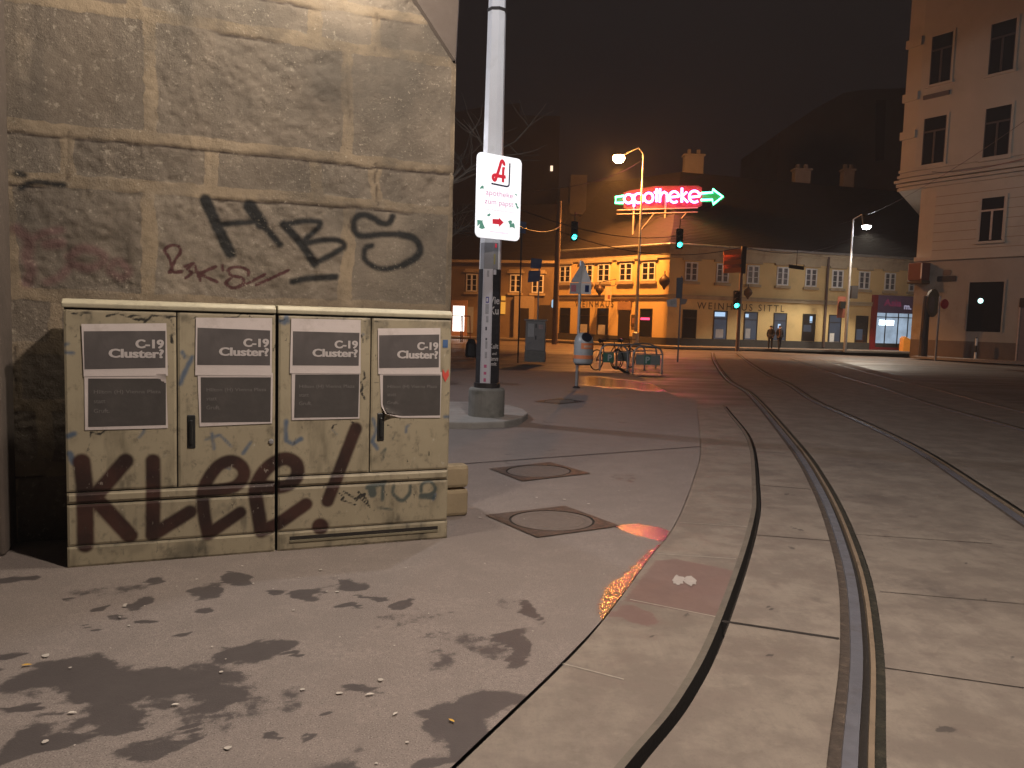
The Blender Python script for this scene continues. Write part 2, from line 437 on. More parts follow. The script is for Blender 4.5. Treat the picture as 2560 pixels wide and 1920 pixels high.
PAPER = mat('poster_paper', (0.56, 0.51, 0.49), 0.85, 0, var=0.10, scale=7, bump=0.25, bs=14, grime=(0.30, 0.265, 0.23), gscale=6, gamt=0.5)
PRINT = mat('poster_print', (0.085, 0.077, 0.076), 0.8, 0, var=0.45, scale=5, bump=0.25, bs=12, grime=(0.13, 0.115, 0.11), gscale=4, gamt=0.7)
PRINT2 = mat('poster_print_dark', (0.055, 0.050, 0.047), 0.8, 0, var=0.4, scale=6, bump=0.25, bs=12, grime=(0.085, 0.076, 0.07), gscale=5, gamt=0.6)
LETTW = mat('poster_letters', (0.46, 0.43, 0.42), 0.8, 0, var=0.15, scale=10)
LETTG = mat('poster_small_letters', (0.14, 0.13, 0.125), 0.8, 0, var=0.3, scale=20)
SIGNW = mat('sign_white', (0.86, 0.86, 0.87), 0.35, 0, var=0.02, bump=0.0)
SIGNR = mat('sign_red', (0.70, 0.03, 0.05), 0.4, 0, var=0.05, bump=0.0)
SIGNP = mat('sign_pink', (0.50, 0.13, 0.33), 0.4, 0, var=0.05, bump=0.0)
SIGNG = mat('sign_leaf_green', (0.12, 0.30, 0.22), 0.4, 0, var=0.3, scale=12, bump=0.0)
for m_, k_ in ((SIGNR, 0.30), (SIGNP, 0.35), (SIGNG, 0.30)):  # glow put into the print so the board looks strongly lit
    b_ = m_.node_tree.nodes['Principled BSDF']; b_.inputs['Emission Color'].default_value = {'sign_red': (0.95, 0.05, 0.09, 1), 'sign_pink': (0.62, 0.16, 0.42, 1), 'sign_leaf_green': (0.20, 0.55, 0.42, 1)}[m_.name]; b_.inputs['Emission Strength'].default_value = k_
SIGNB = mat('sign_dark', (0.05, 0.045, 0.09), 0.4, 0, var=0.1, bump=0.0)
WHITEP = mat('white_paint', (0.72, 0.71, 0.70), 0.5, 0, var=0.12, scale=8, grime=(0.45, 0.42, 0.38))
YELW = mat('yellow_render', (0.68, 0.50, 0.235), 0.85, 0, var=0.12, scale=0.8, bump=0.2, bs=8, grime=(0.46, 0.34, 0.17), gscale=0.35, gamt=0.6)
TRIM = mat('stucco_trim', (0.42, 0.34, 0.23), 0.85, 0, var=0.2, scale=2, grime=(0.22, 0.17, 0.12), gscale=1.2)
PLIN = mat('dark_plinth', (0.06, 0.055, 0.052), 0.8, 0, var=0.35, scale=1.5, bump=0.4, bs=12)
GLASS = NT('night_glass').fin((0.016, 0.016, 0.019), 0.12, 0, 0.6)
GLASSB = mat('curtained_glass', (0.085, 0.085, 0.10), 0.3, 0, var=0.6, scale=1.8, bump=0.0)
DOORM = mat('dark_door', (0.02, 0.015, 0.012), 0.6, 0, var=0.4)
BROWN = mat('brown_letters', (0.07, 0.045, 0.022), 0.7, 0, var=0.3)
CREAM = mat('cream_render', (0.40, 0.375, 0.33), 0.88, 0, var=0.12, scale=0.7, bump=0.2, bs=6, grime=(0.32, 0.295, 0.255), gscale=0.5, gamt=0.6)
GREYR = mat('grey_render', (0.29, 0.265, 0.235), 0.88, 0, var=0.2, scale=0.8, bump=0.2, bs=6, grime=(0.16, 0.13, 0.11), gscale=0.6)
BASER = mat('dark_base_render', (0.115, 0.09, 0.078), 0.88, 0, var=0.35, scale=1.2, bump=0.3, bs=6)
DULLR = mat('dull_render', (0.20, 0.15, 0.10), 0.9, 0, var=0.25, scale=0.8, grime=(0.11, 0.08, 0.055), gscale=0.6)
FARW = mat('far_wall', (0.075, 0.065, 0.066), 0.9, 0, var=0.2, scale=0.2)
ORANGEP = mat('orange_panel', (0.78, 0.24, 0.09), 0.5, 0, var=0.12, scale=3)
BLUEP = mat('blue_panel', (0.015, 0.03, 0.11), 0.5, 0, var=0.25)
REDP = mat('red_panel', (0.24, 0.015, 0.02), 0.5, 0, var=0.2)
GREENP = mat('green_sign', (0.03, 0.16, 0.10), 0.5, 0, var=0.15)
PURPLE = mat('purple_fascia', (0.16, 0.10, 0.22), 0.5, 0, var=0.25)
WOODP = mat('weathered_wood', (0.22, 0.16, 0.11), 0.85, 0, var=0.3, scale=3, bump=0.4, bs=20)
BARK = mat('bark', (0.15, 0.12, 0.09), 0.95, 0, var=0.4, scale=9, bump=0.5)
LEAFY = mat('yellow_leaf', (0.62, 0.36, 0.04), 0.6, 0, var=0.2)
LEAFW = mat('pale_leaf', (0.60, 0.55, 0.48), 0.7, 0, var=0.2)
SKIN = mat('skin', (0.45, 0.28, 0.20), 0.6)
CLOTHK = mat('black_cloth', (0.012, 0.011, 0.013), 0.9, 0, var=0.3, scale=10)
CLOTHB = mat('dark_jeans', (0.022, 0.022, 0.032), 0.9, 0, var=0.3, scale=10)
CLOTHR = mat('brown_scarf', (0.16, 0.09, 0.075), 0.9, 0, var=0.3, scale=10)
HAIRM = mat('dark_hair', (0.025, 0.018, 0.014), 0.7)
TYRE = mat('rubber', (0.012, 0.012, 0.012), 0.8)
def m_tiles():
    t = NT('roof_tiles')
    wv = t.n('ShaderNodeTexWave', wave_type='BANDS', bands_direction='Z'); t.t.links.new(t.coord(), wv.inputs[0]); wv.inputs['Scale'].default_value = 2.6; wv.inputs['Distortion'].default_value = 2.5
    n = t.noise(1.2, 5)
    col = t.mix(n, (0.013, 0.010, 0.010), (0.030, 0.023, 0.020))
    col = t.mix(t.sm(wv.outputs['Fac'], 0.3, 0.6, 0.5, 0), col, (0.02, 0.016, 0.015))
    t.bump(wv.outputs['Fac'], 0.6, 0.05)
    return t.fin(col, 0.75, 0, 0.3)
TILES = m_tiles()
E_ORANGE = emis('sodium_glow', (1.0, 0.38, 0.08), 1000)
E_WHITE = emis('led_glow', (0.95, 0.97, 1.0), 160)
E_PINK = emis('red_neon', (1.0, 0.07, 0.26), 42)
E_GREEN = emis('green_neon', (0.07, 1.0, 0.40), 18)
E_SIGNAL = emis('green_signal', (0.03, 0.95, 0.80), 14)
E_SHOP = emis('lit_shop', (0.60, 0.78, 1.0), 0.75, 0.75, 1.2)
E_SHOPB = emis('lit_shop_tube', (0.75, 0.90, 1.0), 5)
E_WIN = emis('lit_window', (1.0, 0.86, 0.78), 3.2)
E_DIM = emis('dim_lit_pane', (0.45, 0.62, 0.95), 0.10, 0.8, 1.5)
E_DIMB = emis('bright_lit_pane', (0.50, 0.72, 1.0), 1.1, 0.3, 1.5)
E_TINY = emis('far_lit_window', (1.0, 0.72, 0.50), 1.6)
E_RED = emis('pink_neon_strip', (1.0, 0.06, 0.16), 2.5)
E_AMBER = emis('amber_strip', (1.0, 0.42, 0.05), 0.8)
E_PURP = emis('lit_sign_letters', (0.85, 0.08, 0.28), 0.12)
E_PURW = emis('lit_sign_letters_white', (0.8, 0.75, 1.0), 0.4)

def lamp(parent_loc, loc, power, col, radius=0.12, spot=None, aim=None):
    L = bpy.data.lights.new('lamp_light', 'SPOT' if spot else 'POINT')
    L.energy = power; L.color = col; L.shadow_soft_size = radius
    o = bpy.data.objects.new('lamp_light', L); COL.objects.link(o); o.location = Vector(loc) - Vector(parent_loc)
    if spot:
        L.spot_size = math.radians(spot); L.spot_blend = 0.2
        d = Vector(aim) - Vector(loc); o.rotation_euler = d.to_track_quat('-Z', 'Y').to_euler()
    return o

# ================================================================== GROUND
def xs_of(pts):                       # place line: x as a smooth function of y
    w_ = sorted([(G(*p).y, G(*p).x) for p in pts])
    c = catmull([(b, a) for a, b in w_], 10)
    X_ = np.array([q[0] for q in c]); Y_ = np.array([q[1] for q in c]); k = np.argsort(Y_); X_, Y_ = X_[k], Y_[k]
    s0 = (X_[8] - X_[0]) / (Y_[8] - Y_[0]); s1 = (X_[-1] - X_[-9]) / (Y_[-1] - Y_[-9])
    def f(y):
        y = np.asarray(y, float)
        r = np.interp(y, Y_, X_)
        r = np.where(y < Y_[0], X_[0] + (y - Y_[0]) * s0, r)
        return np.where(y > Y_[-1], X_[-1] + (y - Y_[-1]) * s1, r)
    return f
seam = xs_of([(1140, 1915), (1406, 1660), (1516, 1539), (1620, 1400), (1690, 1307), (1736, 1192), (1751, 1117), (1742, 1013)])
groove = xs_of([(1580, 1915), (1713, 1747), (1805, 1562), (1881, 1331), (1892, 1227), (1875, 1100), (1823, 1030)])
rail_a = xs_of([(2066, 1915), (2100, 1597), (2083, 1389), (2025, 1215), (1956, 1099), (1863, 984), (1808, 946), (1781, 903), (1778, 890)])
rail_b = xs_of([(2560, 1320), (2429, 1228), (2266, 1119), (2122, 1047), (2020, 1000), (1962, 960), (1913, 937), (1868, 907), (1850, 892)])
rail_c = lambda y: rail_b(y) + 2.55 + 0.0 * np.asarray(y)
rail_d = lambda y: rail_b(y) + 4.05 + 0.0 * np.asarray(y)

def ysteps(y0, y1, d0=0.03, g=0.0075):
    out = [y0]
    while out[-1] < y1: out.append(out[-1] + max(d0, g * max(out[-1], 0)))
    out[-1] = y1
    return np.array(out)
def ellipses(L, ox, oy, k):
    out = []
    for cx, cy_, rx, ry in L:
        px, py = ox + cx * k, oy + cy_ * k
        c = G(px, py); a = G(px + rx * k, py); b0 = G(px, py + ry * k); b1_ = G(px, py - ry * k)
        out.append((c.x, (b0.y + b1_.y) / 2, abs(a.x - c.x), abs(b1_.y - b0.y) / 2))
    return out
def blob(X, Y, L):
    A = np.zeros(X.shape)
    X, Y = X + 0.30 * (fbm(X * 6, Y * 6, 5, 301) - 0.5), Y + 0.24 * (fbm(X * 6, Y * 6, 5, 302) - 0.5)
    for cx, cy_, rx, ry in L:
        A = np.maximum(A, np.clip(1.25 - np.hypot((X - cx) / rx, (Y - cy_) / ry) * 0.75, 0, 1))
    return A
ST = ellipses([(700, 900, 560, 190), (1150, 930, 500, 170), (1600, 950, 420, 200), (1850, 1100, 220, 150), (1900, 690, 180, 110), (900, 1080, 250, 200), (450, 850, 250, 150),
    (1050, 1250, 250, 130), (300, 1400, 220, 130), (550, 1400, 250, 90), (150, 1550, 130, 170), (1150, 1550, 280, 130), (1400, 1420, 200, 110), (250, 1190, 220, 45), (60, 820, 80, 60),
    (2150, 650, 70, 100), (1270, 240, 130, 45), (1850, 130, 150, 50), (1100, 360, 80, 25), (1330, 380, 110, 35), (1760, 300, 130, 40), (670, 200, 60, 20), (850, 300, 80, 25), (2050, 40, 90, 40),
    (1350, 20, 90, 35), (1660, 520, 70, 25), (860, 445, 60, 18), (1450, 475, 60, 15), (820, 640, 50, 18), (1700, 1360, 70, 40), (100, 640, 120, 40), (200, 20, 140, 30)], 0, 1440, 0.2893) + \
    ellipses([(80, 650, 170, 110), (320, 680, 60, 35), (800, 80, 190, 45), (480, 170, 110, 60), (1260, 235, 80, 35), (860, 280, 140, 25), (1130, 320, 60, 12), (300, 150, 70, 30), (900, 960, 200, 60),
    (770, 920, 60, 30), (1800, 1300, 330, 230), (2100, 1100, 250, 120), (2180, 750, 90, 100), (1700, 1500, 250, 200), (80, 1370, 90, 40), (470, 1420, 100, 40), (600, 610, 60, 20), (660, 1200, 50, 20),
    (800, 1600, 90, 40), (1060, 175, 60, 15), (370, 885, 35, 12), (1400, 1600, 150, 60), (2250, 560, 120, 110), (2330, 330, 100, 130)], 640, 1440, 0.2893)

def polymask(X, Y, pts, soft):
    q = [(G(*p).x, G(*p).y) for p in pts]; d = np.full(X.shape, 9e9); ins = np.zeros(X.shape, bool)
    for (x0, y0), (x1, y1) in zip(q, q[1:] + q[:1]):
        dx, dy = x1 - x0, y1 - y0; t_ = np.clip(((X - x0) * dx + (Y - y0) * dy) / (dx * dx + dy * dy + 1e-12), 0, 1)
        d = np.minimum(d, np.hypot(X - x0 - t_ * dx, Y - y0 - t_ * dy))
        ins ^= ((y0 > Y) != (y1 > Y)) & (X < dx * (Y - y0) / (dy + 1e-12) + x0)
    return np.clip(0.5 + np.where(ins, d, -d) / soft, 0, 1)
WET1 = [(1530, 1314), (1590, 1308), (1655, 1318), (1680, 1330), (1660, 1358), (1600, 1342), (1555, 1328)]
WET2 = [(1645, 1358), (1662, 1362), (1640, 1400), (1603, 1444), (1573, 1482), (1538, 1526), (1512, 1556), (1494, 1540), (1498, 1495), (1520, 1460), (1555, 1436), (1590, 1405), (1618, 1378)]
WET3 = [(1447, 939), (1500, 940), (1550, 947), (1600, 951), (1640, 959), (1690, 964), (1715, 973), (1690, 981), (1655, 980), (1600, 978), (1560, 971), (1520, 972), (1480, 966), (1446, 965)]
def wet_near(X, Y): return np.maximum(polymask(X, Y, WET1, 0.10), polymask(X, Y, WET2, 0.11))
def ribbon(xa, xb, ys, nx, fn):
    V, N = [], nx
    Y = np.repeat(ys, N).reshape(len(ys), N)
    T = np.linspace(0, 1, N)[None, :]
    A, B = xa(ys)[:, None], xb(ys)[:, None]
    X = A + (B - A) * T
    m = MB()
    z = fn[0](X, Y)
    m.v = [Vector(p) for p in zip(X.ravel(), Y.ravel(), z.ravel())]
    m.f = [[j * N + i, j * N + i + 1, (j + 1) * N + i + 1, (j + 1) * N + i] for j in range(len(ys) - 1) for i in range(N - 1)]
    m.m = [0] * len(m.f)
    return m, {k: f(X, Y).ravel() for k, f in fn[1].items()}

# far and wide: one asphalt sheet to the horizon
gm = MB(); gm.quad((-235, -115, -0.10), (235, -115, -0.10), (235, 325, -0.10), (-235, 325, -0.10))
struct(gm.build('ground', ROAD, fix=False))

YN = ysteps(-3.0, 16.5, 0.03, 0.006)
def flat(X, Y): return 0.0 * X + 0.004 * (fbm(X * 1.2, Y * 1.2, 3, 5) - 0.5)
stain_side = lambda X, Y: np.maximum(blob(X, Y, ST), 0.5 * sstep(fbm(X * 1.7, Y * 1.7, 5, 9), 0.6, 0.8))
m, at = ribbon(lambda y: 0 * y - 7.5, lambda y: seam(y) - 0.003 - 0.009 * sstep(y, 4.2, 3.4), YN, 230, (flat, {'stain': stain_side, 'wet': wet_near}))
# trodden gum and crumbs belong to the pavement surface
base_n = len(m.v)
rg = random.Random(3)
for i in range(120):
    y = 1.7 + rg.random() ** 0.8 * 5.5; x = -3.2 + rg.random() * (float(seam(y)) - 0.1 + 3.2)
    r = 0.004 + 0.011 * rg.random() ** 2.2
    pts = [(x + r * (0.7 + 0.6 * rg.random()) * math.cos(a), y + r * (0.7 + 0.6 * rg.random()) * math.sin(a), 0.0065) for a in [k * math.pi / 4 for k in range(8)]]
    m.poly(pts, 1)
# the long cut joint across the pavement
def strip(mb, p0, p1, w, z, mi=1, n=1):
    p0, p1 = Vector(p0), Vector(p1); d = (p1 - p0); t = Vector((-d.y, d.x, 0)).normalized() * w / 2
    for i in range(n):
        a = p0 + d * (i / n); b = p0 + d * ((i + 1) / n)
        q = [a - t, b - t, b + t, a + t]
        mb.poly([Vector((v.x, v.y, z)) for v in q], mi)
strip(m, G(1095, 1165), G(1751, 1117), 0.022, 0.006, 2)
at = {k: np.concatenate([v, np.zeros(len(m.v) - base_n)]) for k, v in at.items()}
struct(m.build('pavement', [SIDE, GUM, DIRT], fix=False, attrs=at))
EDGE = lambda y: np.minimum(seam(y), 3.6 + 0 * y) + np.clip(y - 16.5, 0, 99) * 0.02
# the pavement behind (towards the square)
m, at = ribbon(lambda y: 0 * y - 40.0, EDGE, ysteps(16.5, 24.0, 0.12, 0.004), 300, (flat, {'stain': lambda X, Y: 0.6 * sstep(fbm(X * 0.7, Y * 0.7, 4, 2), 0.5, 0.75), 'wet': lambda X, Y: 0.85 * polymask(X, Y, WET3, 0.9)}))
struct(m.build('square_paving', SIDE, fix=False, attrs=at))

# concrete beside and between the tracks
spots = ellipses([(935, 180, 22, 14), (905, 432, 28, 16), (230, 320, 14, 8), (870, 880, 12, 8), (2030, 135, 22, 14), (1810, 810, 90, 32), (1520, 425, 30, 14), (500, 200, 16, 8), (785, 775, 18, 14), (2190, 415, 20, 14), (645, 550, 9, 6), (1540, 325, 18, 9), (1070, 455, 9, 6)], 1500, 1440, 0.4792) + \
    ellipses([(610, 995, 24, 14), (620, 1150, 30, 14), (585, 765, 16, 9), (1630, 1025, 16, 8), (1805, 1238, 18, 9), (530, 1560, 40, 22), (1970, 1508, 24, 14)], 1760, 960, 0.3617)
sl_st = ellipses([(430, 615, 120, 24), (800, 1480, 90, 40), (520, 1400, 80, 24), (450, 860, 60, 14), (1100, 560, 400, 60), (1600, 1450, 260, 140), (1150, 790, 300, 60)], 1760, 960, 0.3617) + \
    ellipses([(600, 1200, 240, 120), (1180, 430, 30, 60)], 1440, 1260, 0.235)
redz = ellipses([(650, 1180, 260, 110)], 1440, 1260, 0.235)
REDP_ = [(1640, 1402), (1690, 1398), (1858, 1432), (1810, 1545), (1560, 1502), (1590, 1462)]
fs = {'stain': lambda X, Y: np.maximum(blob(X, Y, sl_st) * 0.62, 0.42 * sstep(fbm(X * 1.1, Y * 0.8, 5, 4), 0.52, 0.8)), 'red': lambda X, Y: np.maximum(blob(X, Y, redz), polymask(X, Y, REDP_, 0.16)) * (Y < 7), 'spot': lambda X, Y: blob(X, Y, spots)}
KW, GW = 0.046, 0.036                 # kerb edge and open groove
YK = ysteps(-3.0, 15.0, 0.03, 0.006)
zer = lambda X, Y: 0 * X + 0.0015
m, at = ribbon(lambda y: seam(y) + 0.003 + 0.006 * sstep(y, 4.2, 3.4), lambda y: groove(y) - KW, YK, 26, (zer, fs))
n0 = len(m.v)
for a, b in (((1700, 1307), (1872, 1318)), ((1645, 1385), (1840, 1398)), ((1575, 1500), (1800, 1545)), ((1406, 1660), (1560, 1700))):
    strip(m, G(*a), G(*b), 0.010, 0.0035, 1)
at = {k: np.concatenate([v, np.zeros(len(m.v) - n0)]) for k, v in at.items()}
struct(m.build('kerb_slabs', [CONC, mat('pale_joint', (0.36, 0.32, 0.27), 0.9, var=0.4, scale=30)], fix=False, attrs=at))
# white splash on the red slab belongs to the slab: a thin paint film
sp = MB()
for cx, cy_, k in ((1085, 810, 1), (1215, 815, 1)):
    pts = []
    for i in range(18):
        a = 2 * math.pi * i / 18; r = 62 * (0.75 + 0.5 * random.random())
        pts.append(G(1440 + (cx + r * math.cos(a) * 1.1) * 0.235, 1260 + (cy_ + r * math.sin(a) * 0.85) * 0.235, 0.005))
    sp.poly(pts)
tag(sp.build('paint_splash', mat('dried_paint', (0.38, 0.34, 0.31), 0.8, var=0.2, scale=20), fix=False), 'pale dried paint splash of two blots on the reddish kerb slab', 'paint stain')

m, at = ribbon(lambda y: groove(y) + GW, lambda y: rail_a(y), YK, 30, (zer, fs))
n0 = len(m.v)
for a, b, w_ in (((1800, 1553), (2098, 1598), 0.026), ((1888, 1338), (2078, 1353), 0.011), ((1893, 1213), (2028, 1224), 0.010), ((1880, 1128), (1965, 1134), 0.008)):
    strip(m, G(*a), G(*b), w_, 0.0035, 1)
at = {k: np.concatenate([v, np.zeros(len(m.v) - n0)]) for k, v in at.items()}
struct(m.build('track_edge_slabs', [CONC, DIRT], fix=False, attrs=at))
RW = 0.215                            # whole width of a grooved rail with its side joints
YT = ysteps(-3.0, 40.0, 0.05, 0.010)
def bed(nm, xa, xb, ys, nx, joints=()):
    m, at = ribbon(xa, xb, ys, nx, (zer, fs)); n0 = len(m.v)
    for a, b, w_ in joints: strip(m, G(*a), G(*b), w_, 0.0035, 1)
    at = {k: np.concatenate([v, np.zeros(len(m.v) - n0)]) for k, v in at.items()}
    struct(m.build(nm, [CONC, DIRT], fix=False, attrs=at))
bed('track_bed', lambda y: rail_a(y) + RW, lambda y: rail_b(y), YT, 50, (((2205, 1670), (2620, 1730), 0.008), ((2128, 1336), (2480, 1360), 0.007), ((2200, 1480), (2600, 1515), 0.006)))
bed('track_bed', lambda y: rail_b(y) + RW, lambda y: rail_c(y), YT, 50)
bed('track_bed', lambda y: rail_c(y) + RW, lambda y: rail_d(y), YT, 40)
bed('track_bed', lambda y: rail_d(y) + RW, lambda y: rail_d(y) + RW + 0.6, YT, 8)
# beyond the kerb groove the slabs run straight against the rail
m, at = ribbon(EDGE, lambda y: rail_a(y), ysteps(15.0, 30.0, 0.1, 0.012), 24, (lambda X, Y: 0 * X - 0.002, fs))
struct(m.build('apron', ROAD, fix=False, attrs=at))

def sweep(xf, off0, off1, z0, z1, ys, mb, mi):
    X0, X1 = xf(ys) + off0, xf(ys) + off1
    b = len(mb.v)
    for x0, x1, y in zip(X0, X1, ys): mb.v += [Vector((x0, y, z0)), Vector((x1, y, z1))]
    for i in range(len(ys) - 1):
        mb.f.append([b + 2 * i, b + 2 * i + 1, b + 2 * i + 3, b + 2 * i + 2]); mb.m.append(mi)
kb = MB(); sweep(groove, -KW, -KW, 0.0, 0.016, YK, kb, 0); sweep(groove, -KW, -0.008, 0.016, 0.018, YK, kb, 0); sweep(groove, -0.008, 0.0, 0.018, -0.09, YK, kb, 1)
sweep(groove, 0.0, GW, -0.09, -0.09, YK, kb, 1); sweep(groove, GW, GW, -0.09, 0.0015, YK, kb, 1)
struct(kb.build('kerb', [KERBM, DIRT], fix=False))
def rail(xf, y1, label, dirty=False):
    ys = ysteps(-3.0, y1, 0.05, 0.012)
    t_ = thing('tram_rail', label, 'rail', (float(xf(4.0)), 4.0, 0), 'grooved tram rails in the street')
    a = MB(); sweep(xf, 0.0, 0.052, -0.008, -0.010, ys, a, 0); a.build('side_filler', FILL, t_, fix=False)
    a = MB(); sweep(xf, 0.050, 0.054, -0.012, 0.004, ys, a, 0); sweep(xf, 0.054, 0.112, 0.004, 0.005, ys, a, 0); sweep(xf, 0.112, 0.116, 0.005, -0.04, ys, a, 0)
    a.build('rail_head', STEEL, t_, fix=False)
    a = MB(); sweep(xf, 0.116, 0.146, -0.04, -0.04, ys, a, 0); a.build('groove_floor', DIRT, t_, fix=False)
    a = MB(); sweep(xf, 0.146, 0.149, -0.04, 0.002, ys, a, 0); sweep(xf, 0.149, 0.172, 0.002, 0.001, ys, a, 0); a.build('guard_lip', LIP, t_, fix=False)
    a = MB(); sweep(xf, 0.172, 0.218, -0.012, -0.014, ys, a, 0); a.build('far_filler', MOSS, t_, fix=False)
rail(rail_a, 46, 'curved steel tram rail nearest the grey kerb with mossy edge')
rail(rail_b, 46, 'second tram rail from the grey kerb, dull and dark')
rail(rail_c, 40, 'third tram rail from the grey kerb, deep in shadow')
rail(rail_d, 40, 'farthest tram rail from the grey kerb, at the dark edge of the street')

# manhole covers
def manhole(q, label, lid=True, z=0.008):
    p = [G(*a, z) for a in q]; c = sum(p, Vector()) / 4
    t_ = thing('manhole_cover', label, 'manhole', (c.x, c.y, 0), 'manhole covers in the pavement')
    def at(u, v): return p[0].lerp(p[1], u).lerp(p[3].lerp(p[2], u), v)
    a = MB(); N = 40
    ring = []
    for i in range(N):
        an = 2 * math.pi * i / N; ring.append((0.5 + 0.44 * math.cos(an), 0.5 + 0.44 * math.sin(an)))
    sq = []
    for u, v in ring:
        du, dv = u - 0.5, v - 0.5; k = 0.5 / max(abs(du), abs(dv)); sq.append((0.5 + du * k, 0.5 + dv * k))
    b = len(a.v); a.v += [at(*x) for x in sq] + [at(*x) for x in ring] + [at(*x) - Vector((0, 0, 0.02)) for x in ring]
    for i in range(N):
        j = (i + 1) % N; a.f += [[i, j, N + j, N + i], [N + i, N + j, 2 * N + j, 2 * N + i]]; a.m += [0, 0]
    a.build('frame', IRON, t_, fix=False)
    a = MB(); rr = [(0.415, -0.002), (0.35, -0.002), (0.345, -0.004), (0.335, -0.004), (0.33, -0.002), (0.0, -0.001)]
    for r, dz in rr[:-1]:
        a.v += [at(0.5 + r * math.cos(2 * math.pi * i / N), 0.5 + r * math.sin(2 * math.pi * i / N)) + Vector((0, 0, dz)) for i in range(N)]
    for k in range(len(rr) - 2):
        for i in range(N):
            j = (i + 1) % N; a.f.append([k * N + i, k * N + j, (k + 1) * N + j, (k + 1) * N + i]); a.m.append(0)
    a.f.append([(len(rr) - 2) * N + i for i in range(N)]); a.m.append(0)
    a.build('lid', LIDM, t_, fix=False)
    a = MB(); a.v += [at(0.5 + 0.44 * math.cos(2 * math.pi * i / N), 0.5 + 0.44 * math.sin(2 * math.pi * i / N)) - Vector((0, 0, 0.006)) for i in range(N)]
    a.f.append(list(range(N))); a.m.append(0); a.build('gap', DIRT, t_, fix=False)
manhole([(1213, 1287), (1412, 1264), (1551, 1314), (1343, 1343)], 'nearest square manhole cover with round lid, beside the red puddle')
manhole([(1223, 1171), (1375, 1155), (1477, 1183), (1305, 1202)], 'middle manhole cover just below the long joint in the pavement')
manhole([(1335, 1003), (1400, 995), (1462, 1003), (1398, 1010)], 'farthest small manhole cover between the mast and the litter bin')

# kerbed island round the mast
isl = [G(*p, 0.1) for p in ((1040, 1052), (1180, 1055), (1262, 1052), (1305, 1042), (1320, 1031), (1308, 1021), (1275, 1012), (1190, 1003), (1040, 1003))]
b = MB(); b.prism([Vector((p.x, p.y, -0.02)) for p in isl], (0, 0, 0.115)); struct(b.build('kerb_island', mat('granite_kerb', (0.30, 0.285, 0.26), 0.8, 0, var=0.25, scale=5, bump=0.4), bevel=0.02))

# ================================================================== STONE ABUTMENT
c0, c1 = G(168, 1420), G(1118, 1345)
CF = Fr(c0, c1 - c0)                                   # cabinet fronts
CL = (c1 - c0).length
WF = Fr(CF.w(0, 0, -0.65), CF.d)                       # face of the wall
s_end = WF.hit(1128, 780)[0]
S0, S1, ZT = -2.6, s_end, 5.2
wall = thing('stone_abutment', 'weathered stone bridge abutment with spray painted tags behind the cabinets', 'wall', WF.w(S1 / 2, 0, -0.5))
ds = 0.0135
su = np.arange(S0, S1 + ds, ds); su[-1] = S1
zu = np.arange(0, ZT + ds, ds)
# the oblique cut at the upper corner: everything right of this line leans back
cutA = WF.hit(1036, 0); cutB = WF.hit(1134, 152)
S, Z = np.meshgrid(su, zu)
hz = [WF.hit(x, y)[1] for x, y in ((820, 8), (640, 80), (640, 374), (640, 489), (640, 757), (20, 868), (20, 1012), (20, 1175))]
vx = lambda px, py: WF.hit(px, py)[0]
# courses from the top: (z_top, z_bottom, vertical joints)
top = WF.hit(700, -260)[1]
courses = [(top, hz[0], [vx(300, -100), vx(860, -60)]), (hz[0], hz[1], [vx(792, 50), vx(941, 70), vx(330, -60)]), (hz[1], hz[2], [vx(371, 180), vx(868, 230), vx(-150, 200)]),
           (hz[2], hz[3], [vx(174, 390), vx(527, 420), vx(789, 440), vx(938, 460), vx(-120, 380)]), (hz[3], hz[4], [vx(24, 600), vx(372, 600), vx(866, 650)]),
           (hz[4], hz[5], [vx(140, 800), vx(560, 820), vx(-100, 800), vx(900, 830)]), (hz[5], hz[6], [vx(40, 950), vx(420, 960), vx(800, 960)]), (hz[6], hz[7], [vx(110, 1090), vx(600, 1090), vx(1000, 1090)]), (hz[7], -0.2, [vx(30, 1300), vx(500, 1250), vx(900, 1250)])]
warp = (fbm(S * 3, Z * 3, 3, 21) - 0.5) * 0.06 + (fbm(S * 16, Z * 16, 3, 22) - 0.5) * 0.035
D = np.full(S.shape, 9.0); BL = np.zeros(S.shape); RG = np.zeros(S.shape); SIGN = np.zeros(S.shape)
for z in hz:
    d = Z + warp * 0.6 - z; k = np.abs(d) < np.abs(D); D = np.where(np.abs(d) < np.abs(D), np.abs(d), D)
DH = D.copy()
rb = random.Random(5)
for zt, zb, vj in courses:
    inrow = (Z <= zt) & (Z > zb)
    for v in vj: D = np.where(inrow, np.minimum(D, np.abs(S + warp - v)), D)
    edges = sorted([-99.0] + vj + [99.0])
    for a, b_ in zip(edges[:-1], edges[1:]):
        BL = np.where(inrow & (S > a) & (S <= b_), 0.25 + 0.5 * rb.random(), BL); RG = np.where(inrow & (S > a) & (S <= b_), max(0.0, rb.random() * 1.6 - 0.6), RG)
D = np.minimum(D, np.abs(S1 - S) * 0.9)               # mortared quoin edge
mw = 0.044 + 0.03 * (fbm(S * 2, Z * 2, 3, 33) - 0.5)
mort = (1 - sstep(D, mw * 0.6, mw * 1.35)) * (0.72 + 0.28 * sstep(fbm(S * 1.5, Z * 1.5, 3, 35), 0.35, 0.6))
DB = np.full(S.shape, 9.0)
for z in hz: DB = np.minimum(DB, np.abs(Z + warp * 0.6 - (z - mw)))     # open crack under each bed of mortar
crk = np.exp(-(DB / 0.009) ** 2) * sstep(fbm(S * 1.7, Z * 2.6, 4, 41), 0.42, 0.54)
DV = np.where(D < DH, D, 9.0)
crk = np.maximum(crk, 0.8 * np.exp(-(DV / 0.007) ** 2) * sstep(fbm(S * 2.6, Z * 1.6, 4, 47), 0.56, 0.66))
